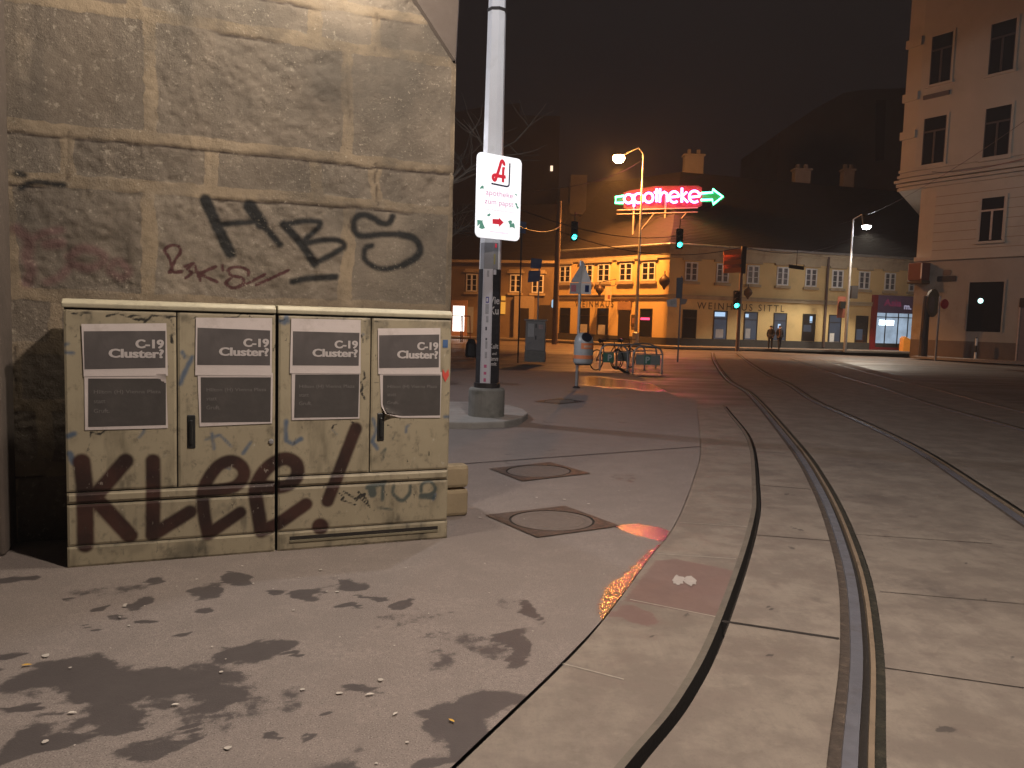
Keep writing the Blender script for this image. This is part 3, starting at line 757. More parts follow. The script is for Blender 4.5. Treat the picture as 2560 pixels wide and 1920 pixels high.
BAND = (sstep(fbm(S * 2.6, Z * 0.10, 3, 52), 0.46, 0.50) - 0.5) * sstep(Z, 1.7, 2.2)
rough = fbm(S * 9, Z * 9, 5, 11); rough2 = fbm(S * 26, Z * 26, 3, 12)
pits = sstep(fbm(S * 14, Z * 14, 4, 15), 0.66, 0.8)
h = -0.003 * (1 - mort) + (1 - mort) * ((rough - 0.5) * (0.009 + 0.018 * RG) + (rough2 - 0.5) * (0.005 + 0.012 * RG) - 0.010 * pits * RG) + mort * (rough2 - 0.5) * 0.006 - 0.010 * crk
black = []
h = h - 0.018 * sstep(S, S1 - 0.05, S1)
# upper corner leans back from the cut line
tz = np.clip((Z - cutB[1]) / (cutA[1] - cutB[1]), 0, 3); line = cutB[0] + (cutA[0] - cutB[0]) * tz
cham = np.where(Z > cutB[1], np.maximum(0, S - line), 0)
h = np.where(cham > 0, -0.40, h); mort = np.where(cham > 0, 0.55, mort); crk = np.where(cham > 0, 0, crk)
BL = np.where(cham > 0, 0.5, BL)
weather = 0.22 * sstep(BAND, 0.0, 0.4) + sstep(fbm(S * 1.2, Z * 1.2, 4, 71), 0.5, 0.72) * 0.55 + 0.5 * sstep(Z, 1.6, 0.6) * sstep(fbm(S * 2, Z * 1.0, 3, 73), 0.3, 0.6)
HB = lambda L, k=0.3255, ox=380, oy=480: WF.hits([(ox + x * k, oy + y * k) for x, y in L])
Z3 = lambda L: HB(L, 0.2893, 0, 480)
Z1 = lambda L: HB(L, 0.2893, 0, 0)
black = [(HB([(410, 60), (500, 260), (600, 470)]), 0.034), (HB([(500, 250), (820, 225)]), 0.016), (HB([(750, 110), (840, 240)]), 0.040), (HB([(840, 240), (980, 400)]), 0.020),
    (HB([(1015, 250), (1150, 400), (1250, 550)]), 0.026), (HB(catmull([(1010, 255), (1130, 228), (1270, 228), (1285, 262), (1170, 375)], 5)), 0.017),
    (HB(catmull([(1150, 400), (1300, 372), (1430, 370), (1478, 415), (1400, 470), (1250, 550)], 5)), 0.017), (HB([(1080, 690), (1200, 662)]), 0.018), (HB([(1200, 662), (1410, 652)]), 0.020),
    (HB(catmull([(1850, 185), (1820, 238), (1760, 238), (1700, 200), (1630, 176), (1572, 192), (1548, 240), (1562, 310), (1620, 338), (1760, 325), (1900, 325)], 6)), 0.019),
    (HB(catmull([(1900, 325), (2010, 355), (2060, 430), (2030, 500), (1930, 560)], 6)), 0.023), (HB(catmull([(1930, 560), (1800, 592), (1700, 570), (1632, 510), (1642, 430), (1690, 412)], 6)), 0.016),
    (Z1([(140, 1500), (210, 1512)]), 0.014), (Z1([(180, 1630), (250, 1580), (330, 1570), (550, 1600)]), 0.013), (Z3([(0, 1180), (40, 1300)]), 0.03)]
black = [(p_, r_ * 1.06) for p_, r_ in black]
red = [(HB(catmull([(130, 620), (150, 580), (130, 500), (95, 450), (140, 410), (200, 415), (220, 460), (180, 520), (150, 580), (170, 615), (230, 610)], 5)), 0.0105),
    (HB([(250, 570), (320, 545), (270, 590), (310, 620), (260, 660)]), 0.010), (HB([(330, 570), (370, 680)]), 0.010), (HB([(450, 590), (360, 630), (500, 690)]), 0.011), (HB([(450, 590), (490, 572)]), 0.011),
    (HB([(540, 560), (545, 605)]), 0.011), (HB(catmull([(740, 640), (735, 600), (670, 575), (590, 592), (605, 640), (690, 660), (700, 700), (630, 738), (565, 705), (600, 665)], 5)), 0.0105),
    (HB([(640, 740), (740, 700), (870, 630)]), 0.009), (HB([(800, 715), (1050, 600)]), 0.010)]
faded = [(Z3(catmull([(140, 320), (250, 420), (230, 560), (270, 680), (230, 790)], 5)), 0.028), (Z3([(250, 420), (400, 350), (520, 330)]), 0.02), (Z3([(400, 450), (520, 440)]), 0.03),
    (Z3(catmull([(600, 560), (700, 490), (850, 520), (900, 590), (780, 660), (620, 620)], 5)), 0.024), (Z3([(400, 780), (520, 740), (600, 640)]), 0.02), (Z3(catmull([(940, 650), (1020, 600), (1110, 680), (1050, 740), (950, 690)], 5)), 0.022)]
m = MB(); nu, nv = len(su), len(zu)
o_, d_, n_ = np.array(WF.o), np.array(WF.d), np.array(WF.n)
V = o_[None, :] + S.ravel()[:, None] * d_ + h.ravel()[:, None] * n_ + Z.ravel()[:, None] * np.array([0, 0, 1.0])
m.v = [Vector(v) for v in V]
m.f = [[j * nu + i, j * nu + i + 1, (j + 1) * nu + i + 1, (j + 1) * nu + i] for j in range(nv - 1) for i in range(nu - 1)]
m.m = [0] * len(m.f)
m.build('masonry', STONE, wall, smooth=True, fix=False, attrs={'mortar': mort.ravel(), 'block': BL.ravel(), 'crack': crk.ravel(), 'weather': weather.ravel(),
    'paint_black': seg_field(S, Z, black).ravel(), 'paint_red': seg_field(S, Z, red).ravel(), 'paint_faded': seg_field(S, Z, faded).ravel()})
PLAINSTONE = mat('side_masonry', (0.22, 0.185, 0.135), 0.92, 0, var=0.35, scale=3, bump=0.7, bs=22, grime=(0.08, 0.07, 0.055), gscale=4)
b = MB(); b.box(WF, S0, S1 - 0.03, 0, ZT, -1.4, -0.46); b.build('core', PLAINSTONE, wall)
b = MB(); b.box(WF, S0, S1 - 0.30, ZT, 8.5, -1.4, 0.0); b.build('upper_courses', PLAINSTONE, wall)
b = MB()
for s_, z0, z1, k in [(0, i * 0.42, i * 0.42 + 0.40, i) for i in range(12)]:
    if z1 < 3.45: b.box(WF, S1 - 0.04, S1 - 0.006 + 0.004 * (k % 2), z0, z1, -1.39, -0.02)
b.build('return_face', PLAINSTONE, wall, bevel=0.01)
# smooth springer of the bridge arch, turned away at the upper corner
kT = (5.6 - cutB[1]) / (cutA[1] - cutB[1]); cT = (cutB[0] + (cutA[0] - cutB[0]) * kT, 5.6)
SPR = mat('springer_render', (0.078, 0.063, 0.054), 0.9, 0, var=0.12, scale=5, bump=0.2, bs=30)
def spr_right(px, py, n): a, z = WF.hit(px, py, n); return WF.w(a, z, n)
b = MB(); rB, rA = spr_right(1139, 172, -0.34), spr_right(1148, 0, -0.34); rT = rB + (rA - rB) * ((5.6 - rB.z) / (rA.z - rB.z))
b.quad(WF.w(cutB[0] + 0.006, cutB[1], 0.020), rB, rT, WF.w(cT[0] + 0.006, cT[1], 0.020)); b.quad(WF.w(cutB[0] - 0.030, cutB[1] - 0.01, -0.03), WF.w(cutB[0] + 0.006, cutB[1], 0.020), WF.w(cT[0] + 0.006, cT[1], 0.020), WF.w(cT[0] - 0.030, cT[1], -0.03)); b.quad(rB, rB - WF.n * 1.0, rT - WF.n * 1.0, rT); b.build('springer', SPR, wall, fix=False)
# plinth with a rounded top course that pokes out past the cabinet
pe = WF.hit(1172, 1250, 0.10)[0]
zc = [WF.hit(1172, y, 0.10)[1] for y in (1290, 1220, 1162)]
b = MB(); b.box(WF, 0.2, pe, 0, zc[1] - 0.008, -0.02, 0.10); b.box(WF, 0.2, pe - 0.004, zc[1] + 0.004, zc[2], -0.02, 0.108)
b.build('plinth', mat('sandstone_plinth', (0.33, 0.265, 0.165), 0.9, 0, var=0.3, scale=5, bump=0.6, bs=24, grime=(0.10, 0.085, 0.06), gscale=5), wall, bevel=0.03)
pl0 = WF.hit(12, 1300, 0.30)[0]
b = MB(); b.box(WF, pl0 - 0.9, pl0, 0, ZT, -0.02, 0.30); b.build('pilaster', mat('dark_pilaster', (0.10, 0.08, 0.065), 0.95, 0, var=0.3, scale=4, bump=0.6, bs=20), wall, bevel=0.02)

# ================================================================== UTILITY CABINETS
C5 = lambda L: CF.hits([(0 + x * 0.2893, 960 + y * 0.2893) for x, y in L])
C6 = lambda L: CF.hits([(640 + x * 0.2893, 960 + y * 0.2893) for x, y in L])
maroon = [(C5([(705, 670), (730, 880), (735, 1060)]), 0.048), (C5([(735, 1060), (738, 1390)]), 0.047), (C5([(1085, 665), (830, 960)]), 0.046), (C5([(850, 1020), (1120, 1310)]), 0.047),
    (C5([(1322, 665), (1325, 900), (1320, 1305), (1640, 1105)]), 0.043), (C5(catmull([(1760, 935), (1900, 915), (2030, 885), (2105, 800), (2090, 715), (2000, 665), (1890, 705), (1800, 820), (1755, 950), (1768, 1150), (1800, 1300)], 5)), 0.040),
    (C5([(1800, 1300), (2075, 1110)]), 0.040), (C6(catmull([(10, 875), (150, 895), (280, 870), (355, 790), (345, 690), (250, 645), (130, 700), (40, 800), (-5, 930), (20, 1110), (45, 1270)], 5)), 0.045),
    (C6([(45, 1270), (190, 1210), (430, 1040)]), 0.044), (C6([(862, 385), (620, 1010)]), 0.043), (C6([(553, 1228), (558, 1234)]), 0.054)]
green = [(C6([(965, 892), (1110, 850)]), 0.02), (C6([(1000, 900), (1010, 950)]), 0.03), (C6([(1100, 855), (1090, 1000)]), 0.014), (C6(catmull([(1190, 880), (1188, 950), (1260, 1010), (1325, 950), (1335, 880)], 5)), 0.014),
    (C6(catmull([(1428, 930), (1432, 870), (1500, 840), (1550, 900), (1515, 950), (1420, 962)], 5)), 0.014), (C6([(1420, 980), (1540, 980)]), 0.016), (C6([(1180, 480), (1200, 430)]), 0.006), (C6([(1080, 600), (1120, 560), (1090, 660)]), 0.008), (C6([(1060, 1070), (1180, 1085)]), 0.008)]
ink = [(C6([(710, 935), (760, 985), (735, 1000), (860, 1045)]), 0.007), (C6([(760, 930), (870, 1000)]), 0.009), (C6([(885, 935), (960, 1000), (985, 1065), (880, 975), (940, 950)]), 0.007), (C6([(1175, 490), (1210, 425)]), 0.003),
    (C6([(1270, 520), (1330, 520)]), 0.003), (C6([(1350, 560), (1400, 510), (1405, 580)]), 0.003), (C6([(1490, 580), (1495, 620)]), 0.007), (C6([(1300, 650), (1315, 680)]), 0.006), (C5([(1450, 340 - 1660 + 1660), (1455, 345)]), 0.001),
    (CF.hits([(424, 796), (436, 816)]), 0.006), (CF.hits([(310, 790), (330, 795), (345, 801)]), 0.005), (CF.hits([(344, 798), (385, 803)]), 0.005), (CF.hits([(904, 838), (908, 856)]), 0.006), (CF.hits([(902, 955), (908, 968), (902, 978), (912, 998)]), 0.008), (CF.hits([(427, 838), (430, 855)]), 0.009)]
blue = [(C6([(262, 320), (255, 400), (262, 490), (320, 520), (390, 475)]), 0.016), (CF.hits([(480, 893), (462, 930), (450, 960)]), 0.016), (CF.hits([(455, 880), (463, 893)]), 0.014), (C6([(1010, 300), (1040, 400), (1005, 500), (1050, 560)]), 0.014),
    (C5([(1830, 430), (1850, 560)]), 0.012), (C5([(1780, 480), (1900, 440), (2000, 540)]), 0.010), (C5([(2100, 600), (2170, 500)]), 0.012), (C5([(600, 600), (640, 680)]), 0.02), (C5([(590, 450), (640, 430)]), 0.02)]
rs = random.Random(21)
for i in range(46):
    a_, z_ = rs.random() * CL, 1.05 + 0.47 * rs.random() if rs.random() < 0.6 else 0.2 + 0.9 * rs.random()
    q_ = [(a_, z_)]
    for j in range(rs.randrange(1, 4)): q_.append((q_[-1][0] + rs.uniform(-.05, .05), q_[-1][1] + rs.uniform(-.05, .04)))
    (ink if i % 3 else blue).append((q_, rs.uniform(0.002, 0.006) if i % 3 else rs.uniform(0.006, 0.016)))
for i in range(26):
    a_ = rs.random() * CL; ink.append(([(a_, 1.50 + 0.025 * rs.random()), (a_ + rs.uniform(0.01, 0.09), 1.50 + 0.025 * rs.random())], rs.uniform(0.003, 0.008)))
def panel(name, a0, a1, z0, z1, n0, n1, parent, seed=0, bev=0.006):
    """a front panel with a fine face (carries the paint) and folded edges"""
    d = 0.0125; us = np.linspace(a0, a1, max(2, int((a1 - a0) / d))); vs_ = np.linspace(z0, z1, max(2, int((z1 - z0) / d)))
    A, B = np.meshgrid(us, vs_)
    edge = np.minimum(np.minimum(A - a0, a1 - A), np.minimum(B - z0, z1 - B))
    N = n1 - bev * (1 - sstep(edge, 0.0, bev * 1.2)) + 0.003 * (fbm(A * 3, B * 3, 2, 60 + seed) - 0.5)
    gr = fbm(A * 7, B * 7, 5, 80 + seed) * 0.62 + 0.08 * (1 - sstep(edge, 0.0, 0.012)) + 0.16 * sstep(fbm(A * 30, B * 12, 4, 130 + seed), 0.55, 0.75) + 0.30 * (1 - sstep(B, 0.02, 0.35)) * fbm(A * 9, B * 2, 3, 3) - 0.06 + 0.22 * sstep(B, 1.36, 1.53) * fbm(A * 14, B * 14, 3, 8)
    o_, d_, n_ = np.array(CF.o), np.array(CF.d), np.array(CF.n)
    V = o_ + A.ravel()[:, None] * d_ + N.ravel()[:, None] * n_ + B.ravel()[:, None] * np.array([0, 0, 1.0])
    mm = MB(); nu = len(us); nv = len(vs_)
    mm.v = [Vector(v) for v in V]; mm.f = [[j * nu + i, j * nu + i + 1, (j + 1) * nu + i + 1, (j + 1) * nu + i] for j in range(nv - 1) for i in range(nu - 1)]
    mm.m = [0] * len(mm.f)
    nb = len(mm.v)
    e = n1 - bev
    mm.quad(CF.w(a0, z0, n0), CF.w(a1, z0, n0), CF.w(a1, z0, e), CF.w(a0, z0, e)); mm.quad(CF.w(a0, z1, n0), CF.w(a1, z1, n0), CF.w(a1, z1, e), CF.w(a0, z1, e))
    mm.quad(CF.w(a0, z0, n0), CF.w(a0, z1, n0), CF.w(a0, z1, e), CF.w(a0, z0, e)); mm.quad(CF.w(a1, z0, n0), CF.w(a1, z1, n0), CF.w(a1, z1, e), CF.w(a1, z0, e))
    ex_ = np.ones(len(mm.v) - nb)
    f = lambda L: np.concatenate([seg_field(A, B, L).ravel(), ex_ * 9])
    return mm.build(name, CABP, parent, fix=False, attrs={'grime': np.concatenate([gr.ravel(), ex_ * 0.6]), 'paint_maroon': f(maroon), 'paint_green': f(green), 'paint_ink': f(ink), 'paint_blue': f(blue)})
HANDLE = BLACKP
amid = CF.hit(692, 1000)[0]; as1 = CF.hit(443, 1000)[0]; as2 = CF.hit(926, 1000)[0]
zdoor = [CF.hit(492, 1217)[1], CF.hit(900, 1183)[1]]
zcap = CF.hit(300, 777)[1]
def cabinet(a0, a1, asm, zd, label, hand, slot):
    t_ = thing('utility_cabinet', label, 'utility cabinet', CF.w((a0 + a1) / 2, 0, -0.2), 'utility cabinets against the abutment')
    b = MB(); b.box(CF, a0 + 0.003, a1 - 0.003, 0, 1.55, -0.42, -0.03); b.build('body', DARKM, t_)
    zb = zd - 0.075
    panel('door', a0 + 0.004, asm - 0.004, zd + 0.004, 1.54, -0.03, 0.0, t_, 1)
    panel('door', asm + 0.004, a1 - 0.004, zd + 0.004, 1.54, -0.03, 0.0, t_, 2)
    panel('rail_band', a0 + 0.004, a1 - 0.004, zb + 0.006, zd - 0.004, -0.03, 0.004, t_, 3, 0.012)
    panel('lower_panel', a0 + 0.004, a1 - 0.004, 0.13, zb - 0.002, -0.03, -0.002, t_, 4)
    panel('base_panel', a0 + 0.002, a1 - 0.002, 0.0, 0.126, -0.03, 0.002, t_, 5)
    b = MB(); b.prism([CF.w(a0 - 0.004, 1.550, 0.012), CF.w(a0 - 0.004, 1.575, 0.016), CF.w(a0 - 0.004, 1.60, -0.01), CF.w(a0 - 0.004, 1.605, -0.25), CF.w(a0 - 0.004, 1.59, -0.44), CF.w(a0 - 0.004, 1.550, -0.44)], CF.d * (a1 - a0 + 0.002))
    b.build('roof', mat('cabinet_roof_paint', (0.42, 0.39, 0.28), 0.45, 0, var=0.25, scale=6, grime=(0.16, 0.14, 0.10), gscale=5), t_, bevel=0.006)
    hx, hz0, hz1 = hand
    b = MB(); b.box(CF, hx - 0.024, hx + 0.024, hz0, hz1, -0.005, 0.008); b.box(CF, hx - 0.010, hx + 0.010, hz0 + 0.03, hz1 - 0.03, 0.008, 0.026); b.build('handle', HANDLE, t_, bevel=0.012)
    return t_
h1 = CF.hits([(478, 1037), (478, 1121)]); h2 = CF.hits([(952, 1032), (952, 1102)])
cabA = cabinet(0.0, amid - 0.006, as1, zdoor[0], 'left beige utility cabinet with the letters KLEE sprayed in maroon', (h1[0][0], h1[1][1], h1[0][1]), False)
cabB = cabinet(amid + 0.006, CL, as2, zdoor[1], 'right beige utility cabinet with sprayed exclamation mark and vent slot', (h2[0][0], h2[1][1], h2[0][1]), True)
vsl = CF.hits([(724, 1347), (1094, 1316)])
b = MB(); zz = CF.hit(900, 1333)[1]; b.box(CF, vsl[0][0], vsl[1][0], zz - 0.012, zz + 0.012, -0.02, 0.0045); b.build('vent_slot', DIRT, cabB)
b = MB(); b.box(CF, vsl[0][0], vsl[1][0], zz - 0.026, zz - 0.012, 0.0, 0.010); b.build('vent_lip', mat('vent_paint', (0.20, 0.18, 0.12), 0.6), cabB)
lk = CF.hit(678, 1103); b = MB(); b.lathe(CF.w(lk[0], lk[1], 0.0), [(0.016, 0), (0.016, 0.012), (0.008, 0.014)], 12, axis=CF.n); b.build('lock', GALV, cabA)
st = CF.hits([(1106, 922), (1120, 955), (1107, 842), (1119, 869)])
b = MB(); b.poly([CF.w(st[0][0], st[0][1], 0.005), CF.w((st[0][0] + st[1][0]) / 2, st[0][1] - 0.03, 0.005), CF.w(st[1][0], st[0][1] + 0.0, 0.005), CF.w(st[1][0] + 0.005, (st[0][1] + st[1][1]) / 2, 0.005), CF.w((st[0][0] + st[1][0]) / 2, st[1][1], 0.005), CF.w(st[0][0], (st[0][1] + st[1][1]) / 2, 0.005)]); b.build('red_sticker', mat('red_sticker_paper', (0.55, 0.07, 0.05), 0.6), cabB)
b = MB(); b.box(CF, st[2][0], st[3][0], st[3][1], st[2][1] - 0.02, 0.003, 0.005); b.build('blue_sticker', mat('blue_sticker_paper', (0.05, 0.11, 0.24), 0.6, var=0.4, scale=30), cabB)

# ------------------------------------------------------------------ posters pasted on the doors
def sheet(q, n, nm, m_, parent, curl=0.0, curl_tr=0.0):
    c = [CF.hit(*p) for p in q]
    us = np.linspace(0, 1, 15)
    def fn(u, v):
        a = (1 - v) * ((1 - u) * c[3][0] + u * c[2][0]) + v * ((1 - u) * c[0][0] + u * c[1][0])
        z = (1 - v) * ((1 - u) * c[3][1] + u * c[2][1]) + v * ((1 - u) * c[0][1] + u * c[1][1])
        k = max(0.0, 0.28 - (u * 0.9 + v)) / 0.28; k2 = max(0.0, 0.2 - ((1 - u) + (1 - v))) / 0.2
        wr = 0.0016 * float(fbm(a * 12, z * 12, 2, 91))
        return CF.w(a + 0.02 * curl * k, z + curl * 0.03 * k, n + wr + curl * 0.05 * k * k + curl_tr * 0.03 * k2 * k2)
    return grid_mb(fn, us, us).build(nm, m_, parent, fix=False, smooth=True)
POST = [
 ('pair of C-19 posters on the leftmost cabinet door, lower corner peeling', [(204, 810), (416, 808), (420, 939), (210, 941)], [(210, 828), (414, 827), (414, 919), (212, 923)], [(211, 934), (415, 934), (420, 1070), (213, 1075)], [(221, 946), (415, 946), (415, 1062), (221, 1067)], 0, 0.8),
 ('C-19 posters on the second door from the left, above the black handle', [(490, 794), (680, 795), (679, 939), (488, 938)], [(494, 819), (675, 826), (675, 913), (493, 912)], [(494, 932), (682, 932), (680, 1058), (499, 1066)], [(502, 943), (677, 943), (676, 1054), (503, 1056)], 0, 0.0),
 ('C-19 posters on the third door, above the stroke of the exclamation mark', [(728, 796), (901, 800), (901, 934), (724, 933)], [(732, 828), (898, 832), (896, 914), (731, 913)], [(729, 928), (900, 928), (898, 1046), (729, 1050)], [(738, 936), (898, 936), (895, 1042), (735, 1044)], 0, 0.0),
 ('C-19 posters on the rightmost door with white curled lower corner', [(944, 821), (1100, 820), (1100, 935), (945, 935)], [(947, 838), (1097, 836), (1096, 918), (947, 920)], [(949, 930), (1104, 930), (1100, 1044), (953, 1044)], [(957, 938), (1101, 938), (1099, 1038), (956, 1040)], 1.0, 0.0)]
for lab, up, upp, lo, lop, curl, ctr in POST:
    c = CF.hit((up[0][0] + up[1][0]) / 2, up[3][1])
    t_ = thing('poster', lab, 'poster', CF.w(c[0], c[1], 0.006), 'C-19 posters on the cabinet doors')
    s2 = sheet(lo, 0.0055, 'lower_sheet', PAPER, t_, curl, ctr); p2 = sheet(lop, 0.0068, 'dark_print', PRINT2, s2, curl * 0.97, 0)
    s1 = sheet(up, 0.0090, 'upper_sheet', PAPER, t_); p1 = sheet(upp, 0.0103, 'dark_print', PRINT, s1)
    r1, l1 = CF.hit(*upp[2]), CF.hit(*upp[3]); hgt = CF.hit(*upp[1])[1] - r1[1]
    tm = MB(); wd1 = r1[0] - l1[0]
    for k_ in (0, 1, 2):
        for w_, zf_, wf_ in (('C-19', 0.53, 0.35), ('Cluster?', 0.27, 0.68)):
            text_mb(w_, CF, r1[0] - 0.006 - 0.0022 * k_, r1[1] + hgt * zf_, 0.0128 + 0.0003 * k_, hgt * 0.225, wd1 * wf_, 'RIGHT', 0.022, mb=tm)
    tm.build('lettering', LETTW, s1, fix=False)
    r2, l2 = CF.hit(*lop[2]), CF.hit(*lop[3]); hg2 = CF.hit(*lop[0])[1] - l2[1]; wd = r2[0] - l2[0]
    tm = text_mb('Hilton (H) Vienna Plaza', CF, l2[0] + wd * 0.07, l2[1] + hg2 * 0.69, 0.0094, hg2 * 0.075, wd * 0.86, 'LEFT', 0.01)
    text_mb('statt', CF, l2[0] + wd * 0.07, l2[1] + hg2 * 0.49, 0.0094, hg2 * 0.085, None, 'LEFT', 0.01).build('lettering', LETTG, s2, fix=False)
    text_mb('Gruft.', CF, l2[0] + wd * 0.07, l2[1] + hg2 * 0.29, 0.0094, hg2 * 0.085, None, 'LEFT', 0.01).build('lettering', LETTG, s2, fix=False)
    tm.build('lettering', LETTG, s2, fix=False)

# ================================================================== TRAM MAST
mb_ = G(1215, 1054)
mast = thing('tram_mast', 'pale octagonal tram mast on a round concrete footing, pasted with posters', 'mast', (mb_.x, mb_.y, 0))
zf = P(1215, 968, mb_.y).z
b = MB(); b.lathe(mb_, [(0.275, 0), (0.275, zf - 0.03), (0.25, zf)], 28); b.build('footing', CONCB, mast, bevel=0.01)
def mr(z): return 0.185 - 0.0085 * z
b = MB(); b.lathe(mb_, [(mr(z), z) for z in (zf, 2.0, 4.0, 6.05)], 8, rot=math.radians(14)); b.lathe(mb_, [(mr(6.05) * 0.97, 6.06), (mr(9) * 0.97, 9.0)], 8, rot=math.radians(14)); b.build('pole', MASTP, mast)
b = MB(); b.lathe(mb_, [(0.20, zf), (0.20, zf + 0.07), (0.188, zf + 0.075)], 16); b.build('collar', DARKM, mast)
b = MB(); b.lathe(mb_, [(0.150, 6.02), (0.150, 6.06)], 8, rot=math.radians(14)); b.build('joint_ring', DARKM, mast)
# paper wrapped round the pole, facet by facet
def facet(k0, k1, z0, z1, g, t0=0.0, t1=1.0):
    """patch over the pole from angle k0 to k1 (degrees, 0 = +x)"""
    us = np.linspace(k0, k1, max(4, int((k1 - k0) / 2.5))); vs_ = np.linspace(z0, z1, 20)
    def fn(an, z):
        a = math.radians(an); q = (a - math.radians(14)) % (math.pi / 4) - math.pi / 8
        r = (mr(z) * math.cos(math.pi / 8) / math.cos(q)) + g
        return (mb_.x + r * math.cos(a), mb_.y + r * math.sin(a), z)
    return grid_mb(fn, us, vs_)
zy = lambda y: P(1222, y, mb_.y - 0.18).z
zp0, zp1 = zy(964), zy(672)
BLKPOST = mat('black_poster', (0.011, 0.010, 0.013), 0.9, 0, var=0.5, scale=8, bump=0.1, grime=(0.05, 0.04, 0.045), gscale=18, gamt=0.35)
facet(150, 395, zp0, zp1, 0.004).build('black_poster', BLKPOST, mast, fix=False)
WHP = mat('white_poster', (0.56, 0.55, 0.60), 0.6, 0, var=0.06, scale=9, bump=0.1)
wp = facet(236, 287, zp0 + 0.01, zp1, 0.008).build('white_poster', WHP, mast, fix=False)
facet(205, 318, zp1 + 0.0, zy(606), 0.005).build('grey_poster', mat('grey_poster_paper', (0.235, 0.235, 0.25), 0.7, var=0.2, scale=6, bump=0.1), mast, fix=False)
GREY1, GREY2, BLU1, PNK1 = mat('print_grey', (0.33, 0.33, 0.36), 0.7, var=0.4, scale=30), mat('print_dark', (0.06, 0.06, 0.08), 0.7), mat('print_blue', (0.05, 0.04, 0.26), 0.7), mat('print_pink', (0.50, 0.12, 0.24), 0.7)
for (y0, y1, a0, a1, m_) in ((676, 692, 256, 268, GREY1), (742, 757, 254, 270, BLU1), (745, 754, 257, 266, WHP), (760, 785, 253, 271, GREY1), (790, 806, 258, 270, GREY1), (817, 826, 256, 264, GREY2), (845, 851, 258, 266, GREY2), (853, 872, 258, 268, GREY1), (880, 896, 257, 268, GREY1), (912, 920, 254, 268, PNK1), (930, 937, 254, 267, PNK1), (946, 955, 254, 266, PNK1)):
    facet(a0, a1, zy(y1), zy(y0), 0.011 if m_ is not WHP else 0.0135).build('poster_print', m_, wp, fix=False)
for a_ in (241.5, 282):
    facet(a_, a_ + 1.2, zp0 + 0.03, zp1 - 0.02, 0.0105).build('ruled_line', GREY1, wp, fix=False)
MF = Fr((mb_.x, mb_.y - 0.2), (1, 0.0))
def mastword(word, px, py, hpx, m_=LETTW):
    # lettering on the right flank, bent round the pole
    t_ = text_mb(word, MF, 0, 0, 0, 1.15 * hpx * mb_.y / FPX, None, 'CENTER', 0.02)
    ac = px; zc_ = zy(py); q = MB()
    for v in t_.v:
        an = math.radians(ac) + (v.x - mb_.x) / 0.18; z = zc_ + v.z
        qq = (an - math.radians(14)) % (math.pi / 4) - math.pi / 8
        r = mr(z) * math.cos(math.pi / 8) / math.cos(qq) + 0.008
        q.v.append(Vector((mb_.x + r * math.cos(an), mb_.y + r * math.sin(an), z)))
    q.f, q.m = t_.f, t_.m
    q.build('poster_lettering', m_, mast, fix=False)
for w_, a_, y_, h_ in (('Wien', 302, 759, 15), ('Ku', 300, 785, 16), ('Kult', 302, 871, 10), ('und', 306, 887, 6), ('Stimm', 301, 902, 9), ('mit', 304, 914, 8)): mastword(w_, a_, y_, h_)
# overlong: small torn corner and stickers
facet(296, 306, zy(618), zy(608), 0.009).build('sticker', SIGNR, mast, fix=False)
facet(290, 299, zy(660), zy(634), 0.009).build('sticker', mat('yellow_sticker', (0.32, 0.29, 0.10), 0.7), mast, fix=False)
facet(289, 306, zy(686), zy(673), 0.012).build('torn_corner', WHP, mast, fix=False)

# pharmacy board on the mast
tl = P(1195, 378, 10.72); tr = P(1305, 399, 11.17)
SF = Fr((tl.x, tl.y), (tr.x - tl.x, tr.y - tl.y))
sw = Vector((tr.x - tl.x, tr.y - tl.y)).length
z1_ = tl.z; z0_ = SF.hit(1191, 592)[1]
sign = thing('pharmacy_sign', 'white pharmacy board with red A emblem and arrow, fixed to the mast', 'sign', SF.w(sw / 2, z0_, 0))
def rrect(a0, a1, z0, z1, r, n=6):
    out = []
    for cx, cz, s0 in ((a1 - r, z0 + r, -90), (a1 - r, z1 - r, 0), (a0 + r, z1 - r, 90), (a0 + r, z0 + r, 180)):
        out += [(cx + r * math.cos(math.radians(s0 + 90 * i / n)), cz + r * math.sin(math.radians(s0 + 90 * i / n))) for i in range(n + 1)]
    return out
b = MB(); b.prism([SF.w(a, z, -0.03) for a, z in rrect(0, sw, z0_, z1_, 0.075)], SF.n * 0.03)
SGLOW = NT('added_glow_face'); SGLOW.put(SGLOW.b.inputs['Base Color'], (0.86, 0.86, 0.87)); SGLOW.put(SGLOW.b.inputs['Roughness'], SGLOW.sm(SGLOW.noise(5, 3), 0.3, 0.7, 0.3, 0.45))
SGLOW.put(SGLOW.b.inputs['Emission Color'], (0.97, 0.97, 1.0)); SGLOW.b.inputs['Emission Strength'].default_value = 0.85  # emission imitates strong lamplight on a plain white board
b.build('board', SGLOW.m, sign, bevel=0.004)
b = MB(); b.box(SF, sw * 0.35, sw * 0.65, z1_ - 0.25, z1_ - 0.2, -0.14, -0.03); b.box(SF, sw * 0.35, sw * 0.65, z0_ + 0.2, z0_ + 0.25, -0.14, -0.03); b.build('bracket', GALV, sign)
def sstroke(pts, r, n=0.002, mb=None):
    mb = mb or MB(); pts = [Vector((p[0], p[1], 0)) for p in pts]
    L, Rr = [], []
    for i, p in enumerate(pts):
        t_ = (pts[min(i + 1, len(pts) - 1)] - pts[max(i - 1, 0)]).normalized(); u = Vector((-t_.y, t_.x, 0)) * r; L.append(p + u); Rr.append(p - u)
    for i in range(len(pts) - 1):
        mb.quad(*[SF.w(q.x, q.y, n) for q in (Rr[i], Rr[i + 1], L[i + 1], L[i])])
    return mb
